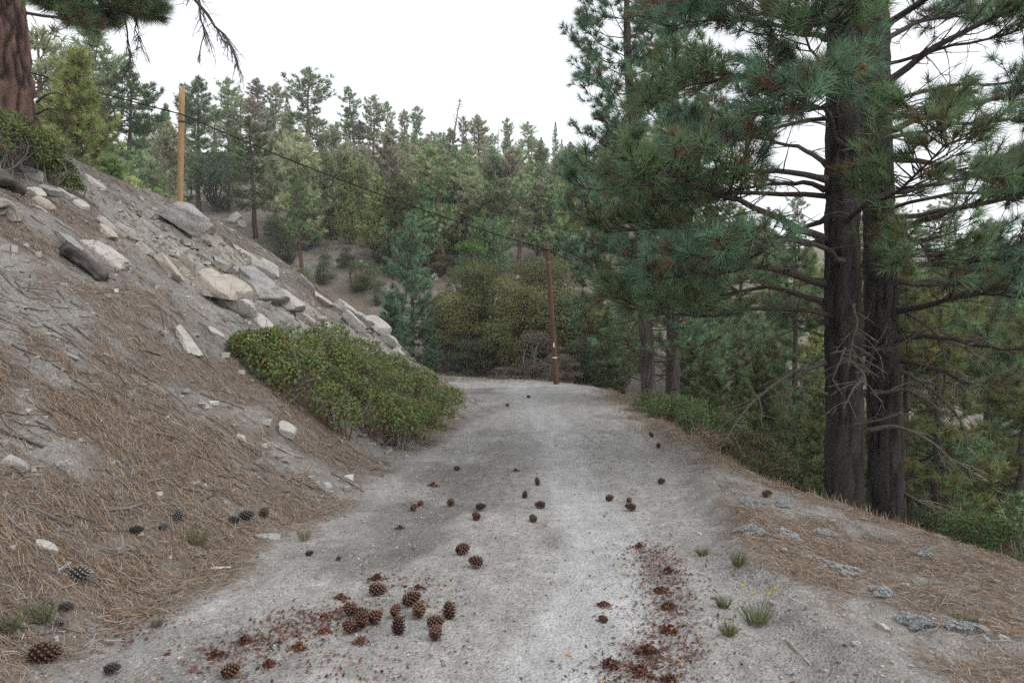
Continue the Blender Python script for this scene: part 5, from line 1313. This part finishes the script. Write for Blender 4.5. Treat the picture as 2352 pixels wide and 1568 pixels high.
CRUSH = [crushed_mesh(61), crushed_mesh(62), crushed_mesh(63)]
crng = np.random.default_rng(8)
def cone(x, y, px, mode, label, kind=0, grey=False, rot=None, group='pine cones on the road'):
    g = cast(x, y)
    s = px / FPX * g[1] / .112
    me = (GREYC if grey else CONES)[kind % (2 if grey else 4)]
    o = obj('pine_cone', me, M['cone'], None, label=label, category='pine cone', group=group)
    az = crng.uniform(0, 6.28) if rot is None else rot
    if mode == 'up':      # standing on its base
        o.rotation_euler = (crng.normal(0, .08), crng.normal(0, .08), az); o.location = (g[0], g[1], g[2] + .002)
    elif mode == 'face':  # lying, base towards the viewer
        o.rotation_euler = (R(-80) + crng.normal(0, .1), 0, crng.normal(0, .35)); o.location = (g[0], g[1] - .03, g[2] + .043 * s)
    else:                 # lying on its side
        d = Vector((math.cos(az), math.sin(az), .05 + crng.normal(0, .05))); o.rotation_euler = d.to_track_quat('Z', 'X').to_euler(); o.location = (g[0] - d.x * .05 * s, g[1] - d.y * .05 * s, g[2] + .044 * s)
    o.scale = (s, s, s)
def crushed(x, y, px, label, kind=0):
    g = cast(x, y); s = px / FPX * g[1] / .135
    o = obj('crushed_pine_cone', CRUSH[kind % 3], M['cone'], None, label=label, category='pine cone', group='crushed pine cones')
    o.location = (g[0], g[1], g[2] + .001); o.rotation_euler = (0, 0, crng.uniform(0, 6.28)); o.scale = (s, s, s)
for i, (x, y, px, mode, lab, rot) in enumerate([
    (98, 1522, 62, 'side', 'largest open pine cone, lying in the needles at the bottom corner', .35), (865, 1366, 38, 'side', 'cone lying sideways, topmost of the big cone cluster', .2), (930, 1392, 40, 'face', 'round cone alone in the middle of the big cone cluster', None),
    (804, 1412, 38, 'side', 'upper cone of the tight heap of five', 2.4), (829, 1424, 38, 'side', 'middle cone of the tight heap of five', -.8), (862, 1432, 38, 'side', 'rightmost cone of the tight heap of five', 1.2), (834, 1446, 40, 'face', 'front cone of the tight heap of five', None), (803, 1452, 38, 'side', 'lower left cone of the tight heap of five', 2.6),
    (906, 1418, 32, 'face', 'cone half hidden behind the upright cone', None), (917, 1456, 40, 'up', 'upright cone stacked on its base right of the tight heap', None), (963, 1420, 40, 'face', 'cone showing its round base, right of the upright cone', None), (1033, 1420, 40, 'up', 'cone standing upright at the right of the cluster', None),
    (998, 1442, 38, 'side', 'back cone of the touching pair right of the heap', .3), (1001, 1470, 38, 'face', 'front cone of the touching pair right of the heap', None), (1061, 1273, 34, 'side', 'cone with a twig stub, upper of two in mid road', .9), (1093, 1304, 34, 'side', 'lower of the two cones in mid road', 2.8),
    (1035, 1162, 23, 'face', 'round cone far up the road, left of centre', None), (1099, 1194, 23, 'face', 'front cone of a pair up the road showing its base', None), (1102, 1172, 21, 'side', 'rear cone of the pair up the road', .1), (1204, 1143, 17, 'up', 'small upright cone, nearer of two standing ones up the road', None),
    (1235, 1114, 17, 'up', 'farthest small upright cone up the road', None), (1242, 1167, 23, 'side', 'cone lying crosswise at the edge of the pale track', 3.0), (1225, 1199, 22, 'side', 'broken cone below the crosswise one', 2.0), (1400, 1151, 20, 'side', 'cone left of three across the pale track', .4),
    (1450, 1173, 23, 'side', 'lowest of three cones across the pale track', 2.9), (1445, 1154, 15, 'side', 'smallest of three cones across the pale track', 1.0), (947, 1173, 19, 'face', 'left of two worn cones by the road toe', None), (966, 1163, 18, 'side', 'right of two worn cones by the road toe', 1.5),
    (1392, 1427, 22, 'face', 'small dark cone alone right of the pale track', None), (1519, 1112, 18, 'side', 'cone at the outer road edge', .5), (1498, 1006, 14, 'face', 'upper of two cones on the far verge', None), (1511, 1029, 14, 'face', 'lower of two cones on the far verge', None), (1761, 1142, 22, 'side', 'red-brown cone on the crest left of the big twin trunks', .1),
    (1049, 1080, 14, 'side', 'tiny dark cone far up the road near the bush', .3), (1165, 934, 9, 'side', 'speck of a cone on the road near the bend', .6), (1214, 914, 9, 'side', 'speck of a cone farther on the road near the bend', .2),
    (608, 1188, 27, 'face', 'brown cone in the needles where the bank meets the road', None), (528, 1556, 42, 'side', 'frayed reddish cone at the bottom edge of the picture', .9)]):
    cone(x, y, px, mode, lab, i, False, rot)
for i, (x, y, px, mode, lab, rot) in enumerate([(566, 1196, 32, 'side', 'grey weathered cone beside the brown cone on the bank', .2), (538, 1203, 26, 'side', 'dark weathered cone touching the grey one', 2.8), (409, 1197, 29, 'up', 'grey pale-tipped cone alone in the bank needles', None), (312, 1228, 28, 'side', 'blackened cone left in the bank needles', .4), (376, 1218, 22, 'side', 'small blackened cone on the bank', 1.1),
        (256, 1548, 34, 'side', 'dark grey cone at the bottom edge near the needles', .3), (182, 1334, 46, 'side', 'big black rotten cone in the lower bank needles', .2), (710, 1276, 18, 'side', 'small dark cone on the road toe', .8), (778, 1287, 13, 'side', 'tiny dark cone right of the road toe', .2), (150, 1405, 30, 'side', 'dark rotten cone beside the green tuft at the left edge', .5), (136, 1440, 26, 'side', 'black cone below the rotten one at the left edge', 2.5)]):
    cone(x, y, px, mode, lab, i, True, rot, 'weathered cones on the bank')
for i, (x, y, px, lab) in enumerate([(827, 1476, 40, 'orange-brown crushed cone in front of the tight heap'), (782, 1374, 34, 'crushed cone up and left of the tight heap'), (865, 1331, 36, 'crushed cone highest above the cluster'), (746, 1420, 36, 'crushed cone left of the tight heap, upper of two'), (746, 1453, 34, 'crushed cone left of the tight heap, lower of two'), (560, 1475, 42, 'crushed cone farthest along the red debris streak'),
        (496, 1507, 46, 'half-crushed cone at the low end of the red debris streak'), (688, 1489, 42, 'crushed cone in front of the red debris streak'), (616, 1530, 44, 'flattened cone near the bottom edge'), (1536, 1314, 36, 'dark crushed cone at the outer rut, upper'), (1537, 1397, 46, 'crushed cone in the outer rut below the dark one'), (1538, 1452, 48, 'broad crushed cone in the outer rut'), (1536, 1564, 44, 'crushed cone at the bottom of the outer rut'),
        (1388, 1392, 34, 'crushed cone right of the pale track'), (1468, 1256, 28, 'crushed scales in the outer rut, highest'), (1490, 1500, 56, 'large crushed cone in the thick red litter'), (1400, 1530, 52, 'crushed cone at the inner side of the red litter'), (1470, 1545, 48, 'crushed cone low in the red litter'), (960, 1352, 28, 'small crushed bits above the middle cone'), (995, 1116, 26, 'crushed cone up the road by the bush'), (1184, 1082, 18, 'small crushed cone up the road in the middle'), (918, 1214, 22, 'crushed scales left up the road'), (1520, 1360, 40, 'crushed cone between the rut cones')]):
    crushed(x, y, px, lab, i)

# ----------------------------------------------------------------- small plants
def tuft_plant(x, y, hpx, wpx, label, tint, seed, flowers=0, name='wild_plant'):
    g = cast(x, y); r = np.random.default_rng(seed); u = g[1] / FPX; H, W = hpx * u * .85, wpx * u; tint = np.asarray(tint) * .75 + np.array([.07, .06, .035])
    root = thing(name, label, 'plant', tuple(g)); L = Acc(); n = 90
    for i in range(n):
        a = r.uniform(0, 6.28); b = np.array([math.cos(a), math.sin(a), 0]) * W * .25 * math.sqrt(r.random()); d = np.array([math.cos(a) * W * .5 * r.uniform(.3, 1), math.sin(a) * W * .5 * r.uniform(.3, 1), H * r.uniform(.5, 1.1)])
        w = perp(nrm(d)[None], r)[0] * .0016; m = b + d * .55 + [0, 0, .12 * H] + r.normal(0, .05 * W, 3); e = b + d + r.normal(0, .08 * W, 3)
        L.add([b - w, b + w, m - w * 1.1, m + w * 1.1, e], Q=[(0, 1, 3, 2)], T=[(2, 3, 4)], C=np.asarray(tint) * r.uniform(.6, 1.4))
    obj('foliage', L.mesh('foliage', False), M['leaf'], root)
    for i in range(flowers):
        a = r.uniform(0, 6.28); p = np.array([math.cos(a) * W * .5, math.sin(a) * W * .4, H * r.uniform(1.0, 1.7)]); F = Acc()
        F.add(*tube(np.array([[0, 0, 0], p * [.6, .6, .6], p]), .0016, 3, False), C=(.25, .28, .1))
        for k in range(9): leaves(F, p[None] + r.normal(0, .009, (1, 3)), nrm(r.normal(size=(1, 3)) + [0, 0, .5]), .016, r, np.array([[.62, .46, .05]]))
        obj('flower_stalk', F.mesh('flower_stalk', False), M['leaf'], root, kind='stuff')
for i, (x, y, h, w, lab, t, fl) in enumerate([(1696, 1300, 46, 40, 'bright green tuft alone on the verge near the road', (.13, .16, .04), 0), (1613, 1275, 22, 36, 'flat green tuft at the road edge of the verge', (.10, .13, .05), 0), (1738, 1435, 62, 76, 'green plant with yellow flower heads on the verge', (.10, .15, .055), 4), (1662, 1396, 34, 40, 'small green plant left of the yellow-flowered one', (.09, .14, .06), 0),
        (1674, 1458, 36, 50, 'yellowish tuft below the yellow-flowered plant', (.15, .16, .05), 0), (456, 1252, 56, 56, 'pale green tuft in the bank needles above the road', (.13, .15, .07), 0), (98, 1430, 70, 70, 'grey-green tuft in the needles near the left edge', (.10, .13, .065), 0), (22, 1450, 60, 60, 'grey-green tuft cut by the left edge', (.10, .13, .06), 0), (362, 1440, 26, 26, 'tiny pale grey-green tuft at the road toe', (.2, .22, .17), 0), (700, 1240, 34, 40, 'thin pale grass sprig at the road toe', (.24, .22, .13), 0), (2215, 1432, 26, 56, 'yellow-green sprig among the grey mats', (.14, .16, .05), 0)]):
    tuft_plant(x, y, h, w, lab, t, 300 + i, fl)
def mat_plant(x, y, wpx, label, seed, tone=(.46, .48, .485)):
    g = cast(x, y); r = np.random.default_rng(seed); W = wpx / FPX * g[1]; n = 2600
    a = r.uniform(0, 6.28, n); q = np.sqrt(r.random(n)); lump = 1 + .45 * vnoise2(np.cos(a) * 1.8 + seed, np.sin(a) * 1.8, seed)
    p = np.stack([np.cos(a) * q * lump * W * .5, np.sin(a) * q * lump * W * .62, 0 * a], -1); zz = hz(p[:, 0] + g[0], p[:, 1] + g[1]) - g[2]
    p[:, 2] = zz + (1 - q ** 2) * .02 * (1 + .8 * vnoise2(p[:, 0] * 30, p[:, 1] * 30, seed)) + .012
    keep = vnoise2(p[:, 0] * 14, p[:, 1] * 14, seed + 4) > -.35; p = p[keep]
    A = Acc(); leaves(A, p, nrm(r.normal(0, .6, p.shape) + [0, 0, 1]), .011, r, np.array([tone]) * r.uniform(.7, 1.35, (len(p), 1)))
    obj('mat_plant', A.mesh('mat_plant', False), M['leaf'], None, tuple(g), label=label, category='plant', group='grey mat plants on the verge')
for i, (x, y, w, lab) in enumerate([(1725, 1218, 84, 'grey-blue mat nearest the road on the verge'), (1808, 1231, 62, 'grey-blue mat right of the one nearest the road'), (1728, 1156, 66, 'grey mat high on the verge by the crest cone'), (1920, 1312, 112, 'broad grey mat in the middle of the verge'), (2112, 1437, 76, 'left of two grey mats low on the verge'), (2212, 1450, 100, 'right of two grey mats low on the verge'), (2032, 1364, 62, 'faint grey-green mat above the blocky cream stone'), (2124, 1278, 40, 'small grey mat near the crest'), (1800, 1160, 40, 'small grey mat just under the crest'), (1900, 1228, 50, 'grey tufted mat under the big twin trunks')]):
    mat_plant(x, y, w, lab, 400 + i)

# ----------------------------------------------------------------- what nobody could count: needles, gravel, flakes, dry grass
def strew_needles():
    r = np.random.default_rng(500); A = Acc()
    for (x0, x1, y0, y1, n, L0, wd) in [(-5.2, -1.0, 2.2, 6.2, 105000, .112, .0024), (-8.0, -0.6, 6.2, 10.5, 68000, .125, .0034), (-10.5, -0.4, 10.5, 19, 36000, .15, .0055), (1.0, 5.6, 2.2, 7.0, 80000, .115, .0025), (1.2, 3.6, 7.0, 16, 16000, .17, .005)]:
        x = r.uniform(x0, x1, n); y = r.uniform(y0, y1, n)
        m = litter_mask(x, y) ** 1.5; k = r.random(n) < m; x, y = x[k], y[k]; n = len(x)
        a0 = 3.2 * fbm2(x / .16, y / .16, 91, 2) + r.normal(0, 1.1, n) + .2
        L = L0 * r.uniform(.6, 1.2, n) * .5; bend = r.normal(0, .35, n)
        ps = []
        lift = np.abs(r.normal(0, .010, n)) + .003; tl = r.normal(0, .014, n)
        for t in (-1, 0, 1):
            a = a0 + bend * t; xx = x + np.cos(a0) * L * t - np.sin(a0) * bend * L * t * t * .5; yy = y + np.sin(a0) * L * t + np.cos(a0) * bend * L * t * t * .5
            ps.append(np.stack([xx, yy, hz(xx, yy) + lift + tl * t + .006 * (t == 0)], -1))
        w = np.stack([-np.sin(a0), np.cos(a0), r.normal(0, .5, n)], -1) * (wd * .5)
        V = np.stack([ps[0] - w, ps[0] + w, ps[1] - w, ps[1] + w, ps[2]], 1).reshape(-1, 3)
        i = np.arange(n)[:, None] * 5
        u = r.random(n); c = np.where(u[:, None] < .42, [.24, .155, .092], np.where(u[:, None] < .64, [.32, .25, .175], np.where(u[:, None] < .82, [.15, .105, .075], [.32, .29, .255]))) * r.uniform(.7, 1.25, (n, 1))
        A.add(V, Q=np.concatenate([i + [0, 1, 3, 2]]), T=np.concatenate([i + [2, 3, 4]]), C=np.repeat(c, 5, 0))
    obj('needle_litter', A.mesh('needle_litter', False), M['litter'], kind='stuff', label='fallen brown pine needles')
strew_needles()

def strew_stones(name, specs, seed, label):
    r = np.random.default_rng(seed); A = Acc()
    cube = np.array([(x, y, z) for x in (-1, 1) for y in (-1, 1) for z in (-1, 1)], float) * .62
    T = np.array([(0, 1, 3), (0, 3, 2), (4, 6, 7), (4, 7, 5), (0, 4, 5), (0, 5, 1), (2, 3, 7), (2, 7, 6), (0, 2, 6), (0, 6, 4), (1, 5, 7), (1, 7, 3)])
    for (x0, x1, y0, y1, n, s0, s1, fn) in specs:
        x = r.uniform(x0, x1, n); y = r.uniform(y0, y1, n); k = r.random(n) < fn(x, y); x, y = x[k], y[k]; n = len(x)
        s = s0 * (s1 / s0) ** (r.random(n) ** 2.2)
        V = cube[None] * r.uniform(.55, 1.35, (n, 8, 1)) * r.uniform(.6, 1.2, (n, 1, 3)) * s[:, None, None] * .5 * np.array([1, 1, .65])
        a = r.uniform(0, 6.28, n); ca, sa = np.cos(a)[:, None], np.sin(a)[:, None]
        V = np.stack([V[..., 0] * ca - V[..., 1] * sa, V[..., 0] * sa + V[..., 1] * ca, V[..., 2]], -1)
        V += np.stack([x, y, hz(x, y) + s * .12], -1)[:, None]
        u = r.random(n); c = np.where(u[:, None] < .6, [.34, .322, .295], np.where(u[:, None] < .78, [.45, .435, .41], [.20, .18, .16])) * r.uniform(.75, 1.15, (n, 1))
        A.add(V.reshape(-1, 3), T=(np.arange(n)[:, None, None] * 8 + T).reshape(-1, 3), C=np.repeat(c, 8, 0))
    obj(name, A.mesh(name, False), M['pebble'], kind='stuff', label=label)
on_road = lambda x, y: ground_masks(x, y)[0] * (1 - .75 * ground_masks(x, y)[1])
on_bank = lambda x, y: sstep(-.2, .4, TOE_F(x, y)) * np.clip(1.1 - litter_mask(x, y), .12, 1)
on_verge = lambda x, y: sstep(0, .4, -OUT_F(x, y)) * np.clip(1.05 - litter_mask(x, y), .1, 1)
strew_stones('gravel', [(-2.4, 1.8, 2.2, 6.0, 8000, .006, .026, on_road), (-2.0, 2.4, 6.0, 13, 3600, .010, .034, on_road), (1.0, 5.4, 2.2, 8.0, 4500, .007, .038, on_verge), (1.4, 3.2, 8, 20, 1500, .014, .05, on_verge)], 510, 'loose pale gravel')
strew_stones('stone_chips', [(-5.4, -1.2, 2.4, 7.0, 4500, .010, .06, on_bank), (-9.5, -.6, 7.0, 19, 5200, .022, .16, on_bank), (-7.5, -1.2, 8.5, 18, 2600, .05, .34, lambda x, y: rock_mask(x, y) * .8)], 511, 'loose stone chips on the bank')

def flakes():
    r = np.random.default_rng(520); A = Acc()
    px, py = [], []
    for pts, n, sp in [([(470, 1525), (560, 1485), (640, 1455), (700, 1435), (760, 1420), (830, 1400)], 1150, .11), ([(1480, 1250), (1500, 1290), (1530, 1350), (1540, 1420), (1520, 1500), (1480, 1568)], 1800, .12), ([(1400, 1560), (1480, 1540), (1560, 1480)], 450, .12), ([(860, 1330), (960, 1350), (1000, 1400)], 300, .12), ([(300, 1430), (340, 1420), (240, 1490)], 260, .10), ([(930, 1180), (1000, 1120), (1180, 1085)], 180, .18), ([(1330, 970), (1400, 1010), (1460, 1000)], 160, .3), ([(620, 1530), (740, 1540), (900, 1520)], 240, .2)]:
        G = np.array([cast(*p)[:2] for p in pts]); t = r.uniform(0, len(G) - 1, n); i = np.minimum(t.astype(int), len(G) - 2)
        q = G[i] + (G[i + 1] - G[i]) * (t - i)[:, None] + r.normal(0, sp, (n, 2)) * (1 + r.random((n, 1))) * .7
        px.append(q[:, 0]); py.append(q[:, 1])
    n = 900; px.append(r.uniform(-2, 1.6, n)); py.append(r.uniform(2.6, 12, n))
    x = np.concatenate(px); y = np.concatenate(py); n = len(x)
    p = np.stack([x, y, hz(x, y) + .004 + np.abs(r.normal(0, .004, n))], -1)
    c = np.array([.105, .043, .03]) * r.uniform(.45, 1.5, (n, 1)); c[r.random(n) < .08] = [.3, .17, .07]
    leaves(A, p, nrm(r.normal(0, .35, (n, 3)) + [0, 0, 1]), r.uniform(.010, .032, n), r, c, .5, .25)
    obj('cone_debris', A.mesh('cone_debris', False), M['cone'], kind='stuff', label='red-brown scales of crushed cones')
flakes()

def twigs():
    r = np.random.default_rng(540); A = Acc(); n = 1500
    x = np.concatenate([r.uniform(-5.5, -1.3, n), r.uniform(-9.5, -1, n)]); y = np.concatenate([r.uniform(2.4, 7, n), r.uniform(7, 18, n)])
    k = (TOE_F(x, y) > .15) & (r.random(2 * n) < .75); x, y = x[k], y[k]
    for i in range(len(x)):
        L = r.uniform(.05, .22) * (1 + .05 * y[i]); a = r.normal(.3, .8) ; t = np.linspace(-.5, .5, 4)
        px = x[i] + np.cos(a) * L * t + r.normal(0, .008, 4); py = y[i] + np.sin(a) * L * t + r.normal(0, .008, 4); rr = r.uniform(.002, .0055) * (1 + .05 * y[i])
        A.add(*tube(np.stack([px, py, hz(px, py) + rr + np.abs(r.normal(0, .01))], -1), np.linspace(rr, rr * .5, 4), 4, False), C=np.array([.13, .115, .10]) * r.uniform(.45, 1.9))
    obj('fallen_twigs', A.mesh('fallen_twigs'), M['twig'], kind='stuff', label='small fallen twigs on the bank')
twigs()

def dry_grass():
    r = np.random.default_rng(530); A = Acc()
    def blades(x, y, H, w, tone):
        n = len(x); b = np.stack([x, y, hz(x, y) - .01], -1); a = r.uniform(0, 6.28, n); h = H * r.uniform(.4, 1.1, n)
        d = np.stack([np.cos(a) * .45 * h, np.sin(a) * .45 * h, h], -1); s = np.stack([-np.sin(a), np.cos(a), 0 * a], -1) * w * .5
        m = b + d * .5 + np.stack([0 * a, 0 * a, .12 * h], -1)
        V = np.stack([b - s, b + s, m - s * .8, m + s * .8, b + d], 1).reshape(-1, 3); i = np.arange(n)[:, None] * 5
        A.add(V, Q=i + [0, 1, 3, 2], T=i + [2, 3, 4], C=np.repeat(np.asarray(tone) * r.uniform(.7, 1.3, (n, 1)), 5, 0))
    n = 9000; y = r.uniform(6.3, 22, n); cx = np.interp(y, CREST[0], CREST[1]); x = cx + r.normal(.1, .35, n)
    k = vnoise2(x * 2.3, y * 2.3, 7) > -.1; blades(x[k], y[k], .13, .005, (.34, .26, .17))
    n = 2500; x = r.uniform(-5, 3, n); y = r.uniform(26.5, 31.5, n); blades(x, y, .16, .012, (.30, .23, .16))
    n = 3500; x = r.uniform(-9, -2, n); y = r.uniform(8, 18, n); k = vnoise2(x * 1.6, y * 1.6, 9) > .25; blades(x[k], y[k], .12, .006, (.30, .25, .19))
    n = 900; x = r.uniform(1.1, 2.0, n); y = r.uniform(2.6, 5, n); k = vnoise2(x * 4, y * 4, 11) > .3; blades(x[k], y[k], .05, .003, (.36, .29, .2))
    obj('dry_grass', A.mesh('dry_grass', False), M['grass'], kind='stuff', label='thin dry grass')
dry_grass()
print('objects', len(bpy.data.objects), 'tris', sum(sum(max(0, n - 2) for n in ()) + len(m.loops) - 2 * len(m.polygons) for m in bpy.data.meshes))

# ----------------------------------------------------------------- the thin haze that pales the far trees
hz0, hz1 = float(HZ.min()) - 1.0, 62.0
hb = Acc(); hb.add([(x, y, z) for z in (hz0, hz1) for y in (-305, 905) for x in (-905, 905)], Q=[(0, 2, 3, 1), (4, 5, 7, 6), (0, 1, 5, 4), (2, 6, 7, 3), (0, 4, 6, 2), (1, 3, 7, 5)])
hm = bpy.data.materials.new('haze'); hm.use_nodes = True
for n_ in list(hm.node_tree.nodes):
    if n_.type != 'OUTPUT_MATERIAL': hm.node_tree.nodes.remove(n_)
pv = hm.node_tree.nodes.new('ShaderNodeVolumePrincipled'); pv.inputs['Color'].default_value = (.95, .97, 1.0, 1); pv.inputs['Density'].default_value = 0.0008
hm.node_tree.links.new(pv.outputs[0], [n_ for n_ in hm.node_tree.nodes if n_.type == 'OUTPUT_MATERIAL'][0].inputs['Volume'])
obj('haze', hb.mesh('haze', False, False), hm, kind='stuff', label='thin pale haze in the air')
